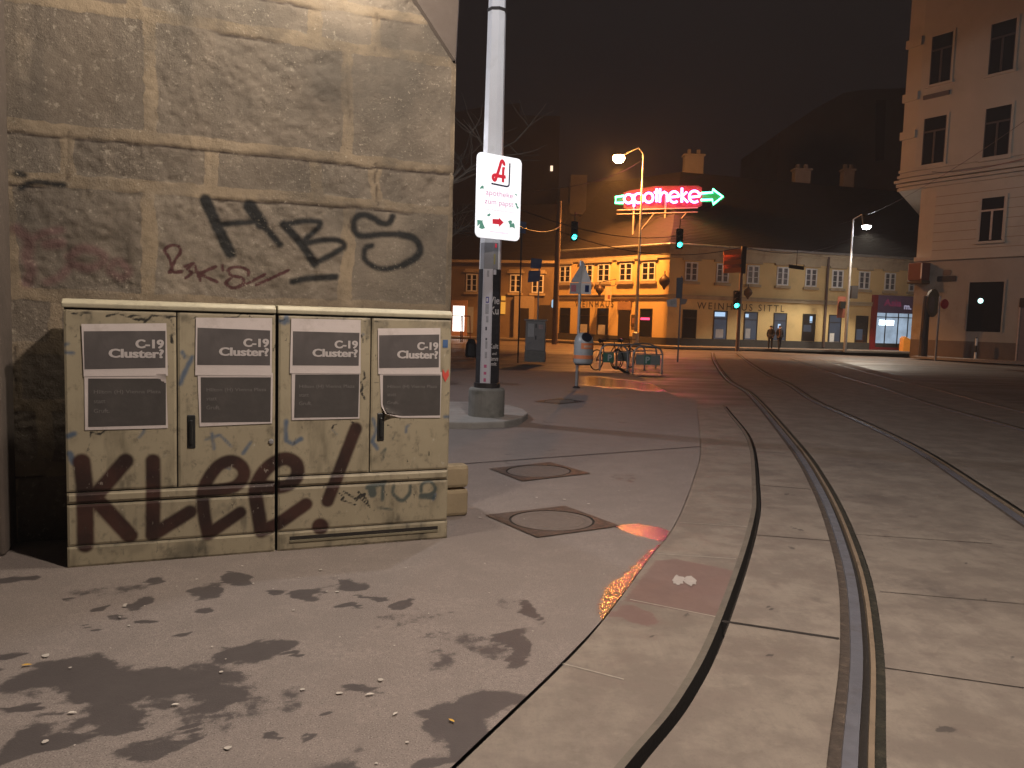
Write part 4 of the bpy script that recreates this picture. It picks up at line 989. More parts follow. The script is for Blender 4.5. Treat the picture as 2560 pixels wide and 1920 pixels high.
SA = lambda L: SF.hits([(1180 + x * 0.0633, 370 + y * 0.0633) for x, y in L])
SB = lambda L: SF.hits([(1180 + x * 0.0844, 470 + y * 0.0844) for x, y in L])
em = MB()
sstroke(SA(catmull([(1250, 690), (1265, 640), (1235, 560), (1190, 515), (1145, 560), (1100, 720), (1050, 880), (1005, 1020), (960, 1140), (930, 1240), (885, 1270), (835, 1210), (825, 1130), (870, 1075), (940, 1070), (1000, 1100), (1130, 1120), (1250, 1145), (1330, 1140)], 5)), 0.024, mb=em)
sstroke(SA([(1235, 800), (1225, 1000), (1220, 1360)]), 0.022, 0.0025, em); sstroke(SA([(1190, 785), (1300, 800)]), 0.014, 0.003, em)
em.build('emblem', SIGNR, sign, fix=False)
em = sstroke(SA(catmull([(760, 1400), (1000, 1450), (1250, 1500), (1380, 1520), (1450, 1480), (1465, 1380), (1480, 1000), (1495, 600)], 5)), 0.012); em.build('emblem_shadow', SIGNB, sign, fix=False)
q = SB([(605, 915), (795, 925), (795, 875), (935, 1020), (795, 1155), (795, 1080), (605, 1060)])
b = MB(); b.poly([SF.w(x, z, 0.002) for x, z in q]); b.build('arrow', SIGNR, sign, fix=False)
for L in ([(150, 940), (300, 960), (320, 920), (310, 1010), (385, 1190), (290, 1220), (205, 1180), (235, 1060), (155, 1140)], [(1060, 985), (1130, 955), (1185, 970), (1175, 1070), (1215, 1020), (1260, 1090), (1268, 1205), (1200, 1165), (1110, 1170), (1115, 1090)],
          [(450, 835), (450, 790), (530, 745), (550, 790), (515, 840)], [(1260, 465), (1310, 440), (1340, 475), (1335, 520), (1385, 580), (1360, 630), (1310, 570), (1300, 510)], [(1265, 185), (1300, 160), (1335, 215), (1320, 240)], [(235, 40), (240, -30), (310, -80), (350, -40), (340, 40), (300, 10)]):
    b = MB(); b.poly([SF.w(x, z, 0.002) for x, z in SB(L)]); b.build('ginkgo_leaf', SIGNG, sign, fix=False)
def sbtext(word, p0, p1, h, m_):
    a0, z0 = SB([p0])[0]; a1, z1 = SB([p1])[0]
    text_mb(word, SF, a0, z0, 0.002, h, a1 - a0, 'LEFT', -0.004).build('lettering', m_, sign, fix=False)
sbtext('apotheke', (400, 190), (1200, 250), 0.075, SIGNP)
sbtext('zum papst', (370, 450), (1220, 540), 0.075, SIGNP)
sbtext('neulerchenfelderstrasse 4', (290, 625), (1310, 720), 0.026, mat('sign_pale_pink', (0.84, 0.66, 0.78), 0.4, var=0.03, bump=0))
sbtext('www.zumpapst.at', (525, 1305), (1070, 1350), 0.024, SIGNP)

# ================================================================== OFF-FRAME LAMPS (the mast and side fills are added)
def luminaire(D, label, spot=None, aim=None, rad=0.10, arm=None):
    l = Vector(D['loc'])
    t_ = thing('offframe_luminaire', label, 'lamp', l)
    b = MB(); b.lathe(l + Vector((0, 0, 0.06)), [(0.20, 0), (0.24, 0.05), (0.16, 0.14), (0.05, 0.18)], 20); b.build('housing', GREYP, t_)
    if arm is not None:
        b = MB(); b.tube([l + Vector((0, 0, 0.22)), Vector(arm)], 0.03); b.build('bracket', GREYP, t_)
    o = lamp(l, l - Vector((0, 0, 0.05)), D['power'], D['col'], rad, spot, aim); o.parent = t_
luminaire(LAMP_WALL, 'lamp fixed high on the stone abutment above the cabinets', arm=WF.w(1.6, 5.9, 0.0))
luminaire(LAMP_NEAR, 'lamp hung over the tracks beside the photographer', arm=(1.15, 2.5, 7.5))
luminaire(LAMP_BACK, 'lamp behind the stone abutment lighting the square', arm=(-5.6, 13.9, 8.0))
luminaire(FILL_MAST, 'unseen added lamp that brightens the tram mast and its board', arm=(0.6, 7.8, 9.5))
luminaire(FILL_SIDE, 'unseen added spot lamp that lights the cream house front', arm=(24.0, 28.0, 15.0), spot=75, aim=(31.0, 41.0, 9.5))
#@@PART2
# ================================================================== CORNER INN ACROSS THE SQUARE
K0 = G(1665, 866)
RF = Fr((K0.x, K0.y), (0.962, 0.274)); LF = Fr((K0.x, K0.y), (-0.668, 0.744))
ZE = 7.35
LLEN, RLEN = 11.2, 26.0
inn = thing('corner_inn', 'long yellow two storey corner inn with dark tiled roof and painted lettering', 'building', (K0.x, K0.y + 3, 0))
def isect(p, d, q, e):
    den = d.x * e.y - d.y * e.x; t = ((q.x - p.x) * e.y - (q.y - p.y) * e.x) / den
    return p + d * t
BK = 9.0
def backpt(n): return isect(RF.o - RF.n * n, RF.d, LF.o - LF.n * n, LF.d)
b = MB()
pl = [RF.w(0, 0), RF.w(RLEN, 0), RF.w(RLEN, 0, -BK), backpt(BK), LF.w(LLEN, 0, -BK), LF.w(LLEN, 0)]
b.prism(pl, (0, 0, ZE)); b.build('wall', YELW, inn)
zst = RF.hit(1745, 744)[1]; zpl = RF.hit(1760, 847)[1]; ztr = RF.hit(1745, 775)[1]
for fr, ln in ((RF, RLEN), (LF, LLEN)):
    b = MB(); b.box(fr, -0.03, ln, 0, zpl, 0.0, 0.07); b.build('plinth', PLIN, inn)
    b = MB(); b.box(fr, -0.06, ln, zst - 0.12, zst + 0.10, 0.0, 0.10); b.box(fr, -0.09, ln, zst + 0.10, zst + 0.17, 0.0, 0.17); b.build('string_course', TRIM, inn)
    b = MB(); b.box(fr, -0.08, ln, ZE - 0.95, ZE - 0.42, 0.0, 0.09); b.box(fr, -0.12, ln, ZE - 0.42, ZE - 0.28, 0.0, 0.16); b.box(fr, -0.2, ln, ZE - 0.28, ZE - 0.1, 0.0, 0.26); b.build('cornice', TRIM, inn)
    b = MB(); b.tube([fr.w(-0.3, ZE - 0.02, 0.38), fr.w(ln, ZE - 0.02, 0.38)], 0.09, 8); b.build('gutter', GALV, inn)
# roof
OV, RB, RZ = 0.32, 5.2, 13.6
def line_pt(nr): return isect(RF.o - RF.n * nr, RF.d, LF.o - LF.n * nr, LF.d)
def up(p, z): return Vector((p.x, p.y, z))
e0, r0, k0_ = line_pt(-OV), line_pt(RB), line_pt(2 * RB + OV)
eR, rR, kR = RF.w(RLEN, 0, OV), RF.w(RLEN, 0, -RB), RF.w(RLEN, 0, -2 * RB - OV)
eL, rL, kL = LF.w(LLEN, 0, OV), LF.w(LLEN, 0, -RB), LF.w(LLEN, 0, -2 * RB - OV)
b = MB()
b.quad(up(e0, ZE), up(eR, ZE), up(rR, RZ), up(r0, RZ)); b.quad(up(eL, ZE), up(e0, ZE), up(r0, RZ), up(rL, RZ))
b.quad(up(r0, RZ), up(rR, RZ), up(kR, ZE), up(k0_, ZE)); b.quad(up(rL, RZ), up(r0, RZ), up(k0_, ZE), up(kL, ZE))
b.poly([up(eR, ZE), up(kR, ZE), up(rR, RZ)]); b.poly([up(kL, ZE), up(eL, ZE), up(rL, RZ)])
b.quad(up(e0, ZE - 0.05), up(eR, ZE - 0.05), RF.w(RLEN, ZE - 0.05, -1), up(line_pt(1), ZE - 0.05)); b.quad(up(e0, ZE - 0.05), up(eL, ZE - 0.05), LF.w(LLEN, ZE - 0.05, -1), up(line_pt(1), ZE - 0.05))
roof = b.build('roof', TILES, inn, fix=False)
CHIM = mat('chimney_render', (0.17, 0.15, 0.15), 0.9, 0, var=0.2, scale=1.5, grime=(0.18, 0.15, 0.14))
for px, py, y, w_ in ((1733, 405, 63, 1.5), (2003, 440, 66, 1.3), (2118, 440, 67, 0.9)):
    p = P(px, py, y); b = MB()
    b.abox(p.x - w_ / 2, p.x + w_ / 2, y - 0.4, y + 0.4, 11.5, p.z + 0.4); b.abox(p.x - w_ / 2 - 0.1, p.x + w_ / 2 + 0.1, y - 0.5, y + 0.5, p.z + 0.4, p.z + 0.55)
    for k in (-0.25, 0.25): b.abox(p.x + k * w_ - 0.12, p.x + k * w_ + 0.12, y - 0.15, y + 0.15, p.z + 0.55, p.z + 0.95)
    b.build('chimney', CHIM, roof)
def casement(fr, s, z0, z1, w_, parent, pane=GLASSB, trim=True, frame_m=WHITEP):
    f = MB(); t_ = 0.10
    f.box(fr, s - w_ / 2, s - w_ / 2 + t_, z0, z1, 0, 0.06); f.box(fr, s + w_ / 2 - t_, s + w_ / 2, z0, z1, 0, 0.06)
    f.box(fr, s - w_ / 2 + t_, s + w_ / 2 - t_, z1 - t_, z1, 0, 0.06); f.box(fr, s - w_ / 2 + t_, s + w_ / 2 - t_, z0, z0 + t_, 0, 0.06)
    f.box(fr, s - 0.075, s + 0.075, z0 + t_, z1 - t_, 0, 0.065)
    for k in (0.36, 0.68): f.box(fr, s - w_ / 2 + t_, s - 0.075, z0 + (z1 - z0) * k - 0.02, z0 + (z1 - z0) * k + 0.02, 0.02, 0.05); f.box(fr, s + 0.075, s + w_ / 2 - t_, z0 + (z1 - z0) * k - 0.02, z0 + (z1 - z0) * k + 0.02, 0.02, 0.05)
    o = f.build('window', frame_m, parent)
    p = MB(); p.box(fr, s - w_ / 2 + 0.05, s + w_ / 2 - 0.05, z0 + 0.05, z1 - 0.05, 0.0, 0.02); p.build('pane', pane, o)
    if trim:
        q = MB(); q.box(fr, s - w_ / 2 - 0.16, s + w_ / 2 + 0.16, z0 - 0.22, z0 - 0.04, 0, 0.16); q.build('sill', DARKM if trim == 2 else TRIM, o)
        q = MB(); q.box(fr, s - w_ / 2 - 0.22, s + w_ / 2 + 0.22, z1 + 0.10, z1 + 0.26, 0, 0.14); q.box(fr, s - w_ / 2 - 0.10, s + w_ / 2 + 0.10, z1 + 0.26, z1 + 0.42, 0, 0.08); q.build('head_moulding', TRIM, o)
    return o
zw0, zw1 = RF.hit(1729, 703)[1], RF.hit(1729, 655)[1]
for px, py in ((1728, 680), (1806, 686), (1882, 690), (1956, 694), (2027, 698), (2093, 702), (2160, 705), (2224, 709), (2285, 712)):
    casement(RF, RF.hit(px, py)[0], zw0, zw1, 1.02, inn)
for px, py in ((1413, 688), (1468, 684), (1510, 681), (1565, 680), (1622, 678)):
    casement(LF, LF.hit(px, py)[0], zw0, zw1, 1.25, inn, GLASS)
def shopwin(fr, s, z0, z1, w_, parent, pane, extra=None):
    f = MB(); t_ = 0.07
    f.box(fr, s - w_ / 2, s - w_ / 2 + t_, z0, z1, 0, 0.05); f.box(fr, s + w_ / 2 - t_, s + w_ / 2, z0, z1, 0, 0.05); f.box(fr, s - w_ / 2 + t_, s + w_ / 2 - t_, z1 - t_, z1, 0, 0.05)
    f.box(fr, s - w_ / 2 + t_, s + w_ / 2 - t_, z0 + (z1 - z0) * 0.70, z0 + (z1 - z0) * 0.70 + 0.06, 0, 0.05)
    o = f.build('shop_window', DOORM, parent)
    p = MB(); p.box(fr, s - w_ / 2 + 0.03, s + w_ / 2 - 0.03, z0 + 0.02, z1 - 0.03, 0.0, 0.02); p.build('pane', pane, o)
    for m_, u0, u1, v0, v1 in extra or ():
        p = MB(); p.box(fr, s - w_ / 2 + w_ * u0, s - w_ / 2 + w_ * u1, z0 + (z1 - z0) * v0, z0 + (z1 - z0) * v1, 0.02, 0.028); p.build('notice' if m_ is WHITEP or m_ is NOTE else 'lit_panel', m_, o)
    return o
NOTE = mat('paper_notice', (0.42, 0.42, 0.45), 0.7, var=0.2)
zg0, zg1 = RF.hit(1723, 846)[1], RF.hit(1723, 774)[1]
for (px, py), pane, ex_ in (((1723, 810), GLASS, ()), ((1800, 812), E_DIM, ((E_DIMB, 0.04, 0.82, 0.80, 0.95), (NOTE, 0.2, 0.75, 0.05, 0.35))), ((1876, 815), E_DIM, ((E_DIMB, 0.05, 0.32, 0.80, 0.92), (NOTE, 0.15, 0.5, 0.05, 0.4))),
        ((1949, 818), E_DIM, ((E_DIMB, 0.35, 0.55, 0.45, 0.60),)), ((2021, 821), GLASS, ((E_DIMB, 0.55, 0.75, 0.68, 0.92), (E_DIM, 0.1, 0.7, 0.35, 0.6))), ((2086, 824), E_DIM, ((WHITEP, 0.15, 0.5, 0.0, 0.32),)), ((2153, 828), GLASS, ((E_DIM, 0.1, 0.6, 0.1, 0.5),))):
    shopwin(RF, RF.hit(px, py)[0], zg0, zg1, 1.15, inn, pane, ex_)
for (px, py), ex_ in (((1413, 798), ()), ((1461, 800), ((NOTE, 0.2, 0.85, 0.02, 0.38),)), ((1507, 802), ((NOTE, 0.25, 0.9, 0.02, 0.38),)), ((1615, 805), ((E_RED, 0.2, 0.98, 0.60, 0.68),))):
    shopwin(LF, LF.hit(px, py)[0], zg0, zg1, 1.15, inn, GLASS, ex_)
d0, d1 = LF.hit(1574, 830)[0], LF.hit(1546, 830)[0]
b = MB(); b.box(LF, d0, d1, 0.05, 2.55, 0.0, 0.09); b.build('door', DOORM, inn)
b = MB(); b.box(LF, d0 - 0.1, d1 + 0.1, 2.6, 3.2, 0.0, 0.12); b.build('door_panel', mat('door_sign_panel', (0.34, 0.20, 0.12), 0.7, var=0.2), inn)
a0, a1 = RF.hit(1742, 770)[0], RF.hit(1960, 775)[0]; zl = RF.hit(1742, 772)[1]
text_mb('WEINHAUS SITTL', RF, a0, zl, 0.02, 0.50, a1 - a0, 'LEFT', 0.0, spacing=1.35).build('lettering', BROWN, inn, fix=False)
fl = Fr(LF.w(LLEN, 0)[:2], -LF.d, 1); fl.n = LF.n
a0, a1 = fl.hit(1438, 768)[0], fl.hit(1596, 766)[0]
text_mb('WEINHAUS SITTL', fl, a0, zl, 0.02, 0.50, a1 - a0, 'LEFT', 0.0, spacing=1.35).build('lettering', BROWN, inn, fix=False)
for px in (2062,):
    s_ = RF.hit(px, 760)[0]; b = MB(); b.tube([RF.w(s_, 0.2, 0.14), RF.w(s_, ZE - 0.2, 0.14)], 0.10); b.build('downpipe', mat('brown_pipe', (0.10, 0.06, 0.05), 0.6), inn)
# shop at the far end of the inn
sA, sB = RF.hit(2176, 800)[0], RF.hit(2300, 800)[0]; zf1 = RF.hit(2200, 738)[1]; zf0 = RF.hit(2200, 782)[1]; zs0 = RF.hit(2200, 868)[1]
b = MB(); b.box(RF, sA, sA + 0.42, 0.0, zf1, 0.0, 0.22); b.box(RF, sA + 0.42, sB, 0.0, max(0.15, zs0), 0.0, 0.2); b.build('shopfront_frame', REDP, inn)
fa = MB(); fa.box(RF, sA + 0.42, sB, zf0, zf1, 0.0, 0.20); fao = fa.build('shop_fascia', PURPLE, inn)
tx = text_mb('Asia', RF, sA + 1.0, zf0 + 0.55, 0.215, 0.55, 1.7, 'LEFT', 0.02); tx.build('lettering', E_PURP, fao, fix=False)
tx = text_mb('m.', RF, sA + 2.9, zf0 + 0.35, 0.215, 0.45, 0.7, 'LEFT', 0.02); tx.build('lettering', E_PURW, fao, fix=False)
b = MB(); b.box(RF, sA + 0.42, sB, max(0.15, zs0), zf0, 0.0, 0.04); shp = b.build('shop_glazing', E_SHOP, inn)
b = MB(); b.box(RF, sA + 0.8, sA + 2.2, zs0 + 1.75, zs0 + 2.15, 0.045, 0.06); b.build('lit_panel', E_SHOPB, shp)
b = MB()
for k in (1.35, 2.55, 3.5): b.box(RF, sA + k, sA + k + 0.07, max(0.15, zs0), zf0, 0.041, 0.09)
b.box(RF, sA + 0.42, sB, zs0 + 2.35, zs0 + 2.42, 0.042, 0.085); b.build('glazing_bars', DOORM, shp)
# lanterns and hanging signs on the inn
def wreath(px, py, y, r, label):
    p = P(px, py, y); t_ = thing('hanging_lantern', label, 'lantern', (p.x, p.y, p.z - r * 1.5), 'dark lanterns hung on the inn')
    b = MB(); b.lathe(p, [(0.05, -r * 1.5), (r * 0.35, -r * 1.05), (r * 0.85, -r * 0.5), (r, 0), (r * 0.85, r * 0.5), (r * 0.4, r * 0.9), (r * 0.15, r * 1.2)], 14); b.build('globe', mat('copper_lantern', (0.07, 0.04, 0.025), 0.5, 0.3, var=0.4, scale=6), t_, smooth=True)
    b = MB(); b.tube([p + Vector((0, 0, r * 1.2)), p + Vector((0, 0, r * 1.75)), p + Vector((0.15, 0.6, r * 1.75))], 0.03); b.build('arm', DARKM, t_)
    return t_
wreath(1661, 703, 55.2, 0.40, 'dark round lantern at the very corner of the yellow inn'); wreath(1499, 724, 59.6, 0.32, 'dark round lantern beside the hanging paper banner'); wreath(1870, 731, 57.0, 0.33, 'dark dome lantern right of the signal mast on the inn front')
p = P(1521, 716, 58.6); t_ = thing('hanging_banner', 'pale banner hanging from a bracket on the orange lit wing', 'banner', (p.x, p.y, p.z - 1.1))
bf = Fr((p.x, p.y), (1, -0.1)); b = MB(); b.box(bf, -0.24, 0.24, p.z - 1.08, p.z, -0.02, 0.02); b.build('cloth', mat('banner_cloth', (0.62, 0.50, 0.32), 0.8, var=0.1, grime=(0.40, 0.25, 0.12), gscale=3), t_)
b = MB(); b.tube([bf.w(-0.45, p.z + 0.35, 0), bf.w(0.55, p.z + 0.55, 0), bf.w(0.55, p.z + 0.1, 0)], 0.03); b.tube([bf.w(-0.45, p.z + 0.05, 0), bf.w(0.5, p.z + 0.05, 0)], 0.025); b.build('bracket', DARKM, t_)
b = MB(); b.box(bf, -0.02, 0.16, p.z - 0.95, p.z - 0.65, 0.02, 0.026); b.build('emblem', mat('banner_print', (0.30, 0.10, 0.05), 0.8), t_)
p = P(1585, 808, 57.0); t_ = tag(bpy.data.objects.new('wall_board', None), 'small dark board on the wall right of the inn door', 'board'); COL.objects.link(t_); sb = LF.hit(1585, 808)[0]; t_.location = LF.w(sb, 1.5, 0.1)
b = MB(); b.box(LF, sb - 0.25, sb + 0.25, 1.35, 2.25, 0.0, 0.10); b.build('board', BROWN, t_, bevel=0.05)
b = MB(); b.box(LF, sb - 0.12, sb + 0.12, 1.6, 2.0, 0.10, 0.108); b.build('notice', mat('board_notice', (0.25, 0.13, 0.09), 0.7, var=0.4), t_)

# ------------------------------------------------------------------ neon sign on the roof
pA, pB = P(1570, 509, 59.2), P(1737, 504, 57.3)
NF = Fr((pA.x, pA.y), (pB.x - pA.x, pB.y - pA.y))
NH = lambda L: NF.hits([(1440 + x * 0.217, 320 + y * 0.217) for x, y in L])
zs = NF.hit(1600, 530)[1]
neon = thing('neon_sign', 'red neon apotheke sign with green arrow on a frame above the roof', 'sign', NF.w(2.5, zs, 0))
def ell(cx, cy_, rx, ry, a0=0, a1=360, n=26):
    return [(cx + rx * math.cos(math.radians(a0 + (a1 - a0) * i / n)), cy_ - ry * math.sin(math.radians(a0 + (a1 - a0) * i / n))) for i in range(n + 1)]
LET = {'a': [ell(605, 815, 48, 50), [(652, 765), (652, 868)]], 'p': [[(668, 768), (668, 902)], ell(722, 808, 52, 54)], 'o': [ell(838, 802, 50, 54)], 't': [[(930, 700), (928, 850)], [(900, 742), (972, 735)]],
    'h': [[(968, 700), (966, 855)], [(968, 800), (985, 755), (1018, 738), (1045, 755), (1054, 795), (1055, 848)]], 'e': [[(1076, 798), (1186, 788)] + ell(1131, 795, 55, 62, 5, 310)],
    'k': [[(1221, 692), (1219, 855)], [(1278, 735), (1222, 792), (1287, 855)]], 'f': [[(1305, 798), (1426, 786)] + ell(1365, 790, 61, 65, 5, 310)]}
for ch, ls in LET.items():
    b = MB()
    for L in ls: b.tube([NF.w(a, z, 0.0) for a, z in NH(L)], 0.082, 6)
    b.build('neon_letter', E_PINK, neon, fix=False)
b = MB(); b.tube([NF.w(a, z, 0) for a, z in NH([(548, 782), (458, 795), (455, 862), (545, 862)])], 0.075, 6); b.build('arrow_tail', E_GREEN, neon, fix=False)
b = MB(); b.tube([NF.w(a, z, 0) for a, z in NH([(1440, 752), (1575, 742), (1575, 705), (1690, 790), (1580, 878), (1570, 825), (1440, 830)])], 0.075, 6); b.build('arrow_head', E_GREEN, neon, fix=False)
bp = NH([(535, 735), (600, 715), (900, 660), (1400, 655), (1445, 680), (1445, 890), (1400, 905), (600, 930), (535, 915)])
b = MB(); b.prism([NF.w(a, z, -0.30) for a, z in bp], NF.n * -0.06); b.build('back_panel', mat('red_halo_paint', (0.06, 0.0008, 0.0025), 0.7, 0, var=0.15), neon)  # added panel, its red stands for the halo round the tubes
for q in ([(435, 778), (534, 765), (534, 885), (435, 880)], [(1446, 735), (1562, 722), (1562, 680), (1716, 790), (1566, 900), (1560, 845), (1446, 848)]):
    b = MB(); b.prism([NF.w(a, z, -0.24) for a, z in NH(q)], NF.n * -0.06); b.build('arrow_halo_panel', mat('green_halo_paint', (0.002, 0.06, 0.02), 0.7, 0, var=0.15), neon)  # added green panels that carry the glow round the arrow
b = MB(); za = NF.hit(1560, 524)[1]
b.tube([NF.w(-0.9, za, -0.2), NF.w(5.2, za, -0.2)], 0.05); b.tube([NF.w(-0.9, za - 0.3, -0.2), NF.w(5.2, za - 0.3, -0.2)], 0.04)
for a in (0.4, 2.8): b.tube([NF.w(a, 7.6, -0.3), NF.w(a, za + 1.2, -0.3)], 0.08); b.tube([NF.w(a, 7.9, -0.3), NF.w(a + 1.6, za - 0.3, -0.2)], 0.04); b.tube([NF.w(a, 8.6, -0.3), NF.w(a + 0.9, 7.8, -1.6)], 0.04)
b.build('support_frame', mat('sign_steel', (0.25, 0.20, 0.19), 0.6, 0.3, var=0.3), neon)

# ------------------------------------------------------------------ house left of the inn
q0 = LF.w(LLEN, 0); HF = Fr((q0.x, q0.y), (-0.97, 0.24))
hou = thing('dim_townhouse', 'dim brownish townhouse left of the orange lit inn wing', 'building', HF.w(8, 0, -3))
ZH = 6.6
b = MB(); b.box(HF, 0.02, 17, 0, ZH, -8, -0.02); b.build('wall', DULLR, hou)
b = MB(); b.prism([HF.w(0.02, ZH, 0.4), HF.w(0.02, ZH + 5.2, -4), HF.w(0.02, ZH, -8.4)], HF.d * 17); b.build('roof', TILES, hou)
b = MB(); b.box(HF, 0.02, 17, ZH - 0.25, ZH - 0.02, -0.02, 0.35); b.build('cornice', TRIM, hou)
for px in (1180, 1290, 1345): casement(HF, HF.hit(px, 690)[0], 3.9, 5.4, 1.0, hou, GLASS)
a0, a1 = HF.hit(1386, 810)[0], HF.hit(1347, 810)[0]; b = MB(); b.box(HF, a0, a1, 0, 2.9, -0.02, 0.05); b.build('gate', DOORM, hou)
a0, a1 = HF.hit(1334, 800)[0], HF.hit(1287, 800)[0]; b = MB(); b.box(HF, a0, a1, 0, 3.6, -0.02, 0.35); b.build('porch', mat('porch_render', (0.34, 0.28, 0.22), 0.9, var=0.2), hou)
a0, a1 = HF.hit(1324, 800)[0], HF.hit(1300, 800)[0]; b = MB(); b.box(HF, a0, a1, 0, 2.6, 0.35, 0.37); b.build('door', DOORM, hou)
a0, a1 = HF.hit(1183, 800)[0], HF.hit(1167, 800)[0]; b = MB(); b.box(HF, a0, a1, 0.4, 2.6, 0.0, 0.04); b.build('shop_pane', mat('pale_pane', (0.30, 0.34, 0.42), 0.4, var=0.2), hou)
a0, a1 = HF.hit(1161, 800)[0], HF.hit(1133, 800)[0]; zz0, zz1 = HF.hit(1147, 828)[1], HF.hit(1147, 765)[1]
b = MB(); b.box(HF, a0 - 0.25, a1 + 0.2, 0.05, zz1 + 0.5, -0.02, 0.06); lw = b.build('shop_window', mat('salmon_frame', (0.50, 0.28, 0.19), 0.7, var=0.2), hou)
b = MB(); b.box(HF, a0, a1, zz0, zz1, 0.06, 0.08); b.build('lit_pane', E_WIN, lw)
sx = HF.hit(1258, 762)[0]; b = MB(); b.box(HF, sx - 0.2, sx + 0.2, HF.hit(1258, 785)[1], HF.hit(1258, 755)[1], 0.0, 0.06); b.box(HF, sx - 0.18, sx + 0.18, HF.hit(1258, 751)[1], HF.hit(1258, 740)[1], 0.0, 0.06); b.build('amber_strip', E_AMBER, hou)
p = P(1383, 760, 60.5); t_ = thing('wall_light', 'small bluish wall light over the dark gate', 'light', p); b = MB(); b.lathe(p, [(0.06, -0.3), (0.13, -0.2), (0.13, 0.25), (0.05, 0.35)], 10); b.build('globe', emis('bluish_glow', (0.45, 0.75, 1.0), 0.8), t_)
b = MB(); b.tube([p + Vector((0, 0, 0.35)), p + Vector((0, 0, 0.5)), HF.w(HF.hit(1383, 745)[0], p.z + 0.5, 0)], 0.03); b.build('bracket', DARKM, t_)

# ------------------------------------------------------------------ cream house on the right
RC = G(2310, 893); BF = Fr((RC.x, RC.y), (0.54, -0.842))
cream = thing('cream_house', 'tall cream corner house with stucco ledges and a dark ground floor window', 'building', (RC.x + 6, RC.y, 0))
ch = P(2274, 893, RC.y + 0.9)
CH = Fr((RC.x, RC.y), (ch.x - RC.x, 0.95)); chl = math.hypot(ch.x - RC.x, 0.95)
SD = Fr(CH.w(chl, 0)[:2], (0.55, 0.83))
zb_, zl_, zco = BF.hit(2330, 850)[1], BF.hit(2320, 648)[1], BF.hit(2320, 455)[1]
pts = [BF.w(0, 0), BF.w(16, 0), BF.w(16, 0, -12), SD.w(14, 0), CH.w(chl, 0)]
SH = BF.d * -1.5; zbay = zco - 0.35
CH2 = Fr((CH.o + SH)[:2], CH.d); SD2 = Fr(CH2.w(chl, 0)[:2], (0.55, 0.83))
pts2 = [BF.w(-1.5, 0), BF.w(16, 0), BF.w(16, 0, -12), SD2.w(14, 0), CH2.w(chl, 0)]
b = MB(); b.prism([Vector((p.x, p.y, zl_)) for p in pts], (0, 0, zbay - zl_)); b.build('wall', CREAM, cream)
b = MB(); b.prism([Vector((p.x, p.y, zbay)) for p in pts2], (0, 0, 24 - zbay)); b.build('oversailing_storeys', CREAM, cream)
b = MB(); b.prism([Vector((p.x, p.y, zb_)) for p in pts], (0, 0, zl_ - zb_)); b.build('ground_storey', GREYR, cream)
b = MB(); b.prism([Vector((p.x, p.y, -0.1)) for p in pts], (0, 0, zb_ + 0.1)); b.build('base', BASER, cream)
def around(z0, z1, n, nm, m_=CREAM, up_=False):
    b = MB(); b.box(BF, -1.52 if up_ else -0.02, 16, z0, z1, 0.0, n); b.box(CH2 if up_ else CH, -n * 0.3, chl + n * 0.4, z0, z1, 0.0, n * 0.98); b.build(nm, m_, cream)
around(zl_ - 0.1, zl_ + 0.16, 0.14, 'ledge')
for k, (dz, n) in enumerate(((0.0, 0.10), (0.25, 0.20), (0.48, 0.34), (0.80, 0.16), (1.15, 0.10))): around(zco - 0.35 + dz, zco - 0.35 + dz + 0.17, n, 'cornice', CREAM, True)
for y in (330, 235, 100): 
    z = BF.hit(2312, y)[1]; b = MB(); b.box(CH2, 0.05, chl + 0.1, z - 0.25, z + 0.25, 0.0, 0.14); b.build('quoin', CREAM, cream)
b = MB()
zq = zl_ + 0.5
while zq < zco - 0.7: b.box(BF, 0.0, 16, zq, zq + 0.035, 0.0, 0.006); zq += 0.55
b.build('rustication', mat('groove_shadow', (0.24, 0.19, 0.14), 0.9), cream)
def darkwin(q, label, frame_m=DARKM, light=False):
    (a0, z0), (a1, z1) = BF.hit(*q[0]), BF.hit(*q[1]); zt, zb2 = max(z0, z1), min(z0, z1)
    f = MB(); t_ = 0.05; w_ = a1 - a0
    f.box(BF, a0 - 0.14, a0, zb2 - 0.1, zt + 0.14, 0, 0.05); f.box(BF, a1, a1 + 0.14, zb2 - 0.1, zt + 0.14, 0, 0.05); f.box(BF, a0, a1, zt, zt + 0.14, 0, 0.05); f.box(BF, a0 - 0.2, a1 + 0.2, zb2 - 0.22, zb2 - 0.08, 0, 0.14)
    o = f.build('window', CREAM, cream)
    p = MB(); p.box(BF, a0, a1, zb2 - 0.08, zt, 0.0, 0.012); p.build('pane', GLASS, o)
    fr = MB(); s_ = (a0 + a1) / 2; tz_ = zb2 + (zt - zb2) * 0.68
    fr.box(BF, a0, a0 + t_, zb2, zt, 0.012, 0.035); fr.box(BF, a1 - t_, a1, zb2, zt, 0.012, 0.035); fr.box(BF, a0, a1, tz_, tz_ + 0.1, 0.012, 0.037); fr.box(BF, s_ - 0.06, s_ + 0.06, zb2, tz_, 0.012, 0.036)
    fr.build('casement', frame_m, o)
WIN_D = mat('dull_frame', (0.05, 0.045, 0.05), 0.6)
for q in (((2332, 93), (2376, 198)), ((2480, 62), (2534, 170)), ((2312, 298), (2360, 402)), ((2466, 273), (2521, 386))): darkwin(q, '', WIN_D)
darkwin(((2454, 497), (2506, 597)), '', mat('pale_frame', (0.40, 0.34, 0.31), 0.6))
q0_, q1_ = BF.hit(2310, 246), BF.hit(2374, 240); b = MB(); b.box(BF, q0_[0], q1_[0], q0_[1] - 0.12, q0_[1] + 0.14, 0.0, 0.12); b.build('window_hood', mat('dark_hood', (0.10, 0.085, 0.085), 0.8), cream)
(a0, z0), (a1, z1) = BF.hit(2416, 828), BF.hit(2512, 704)
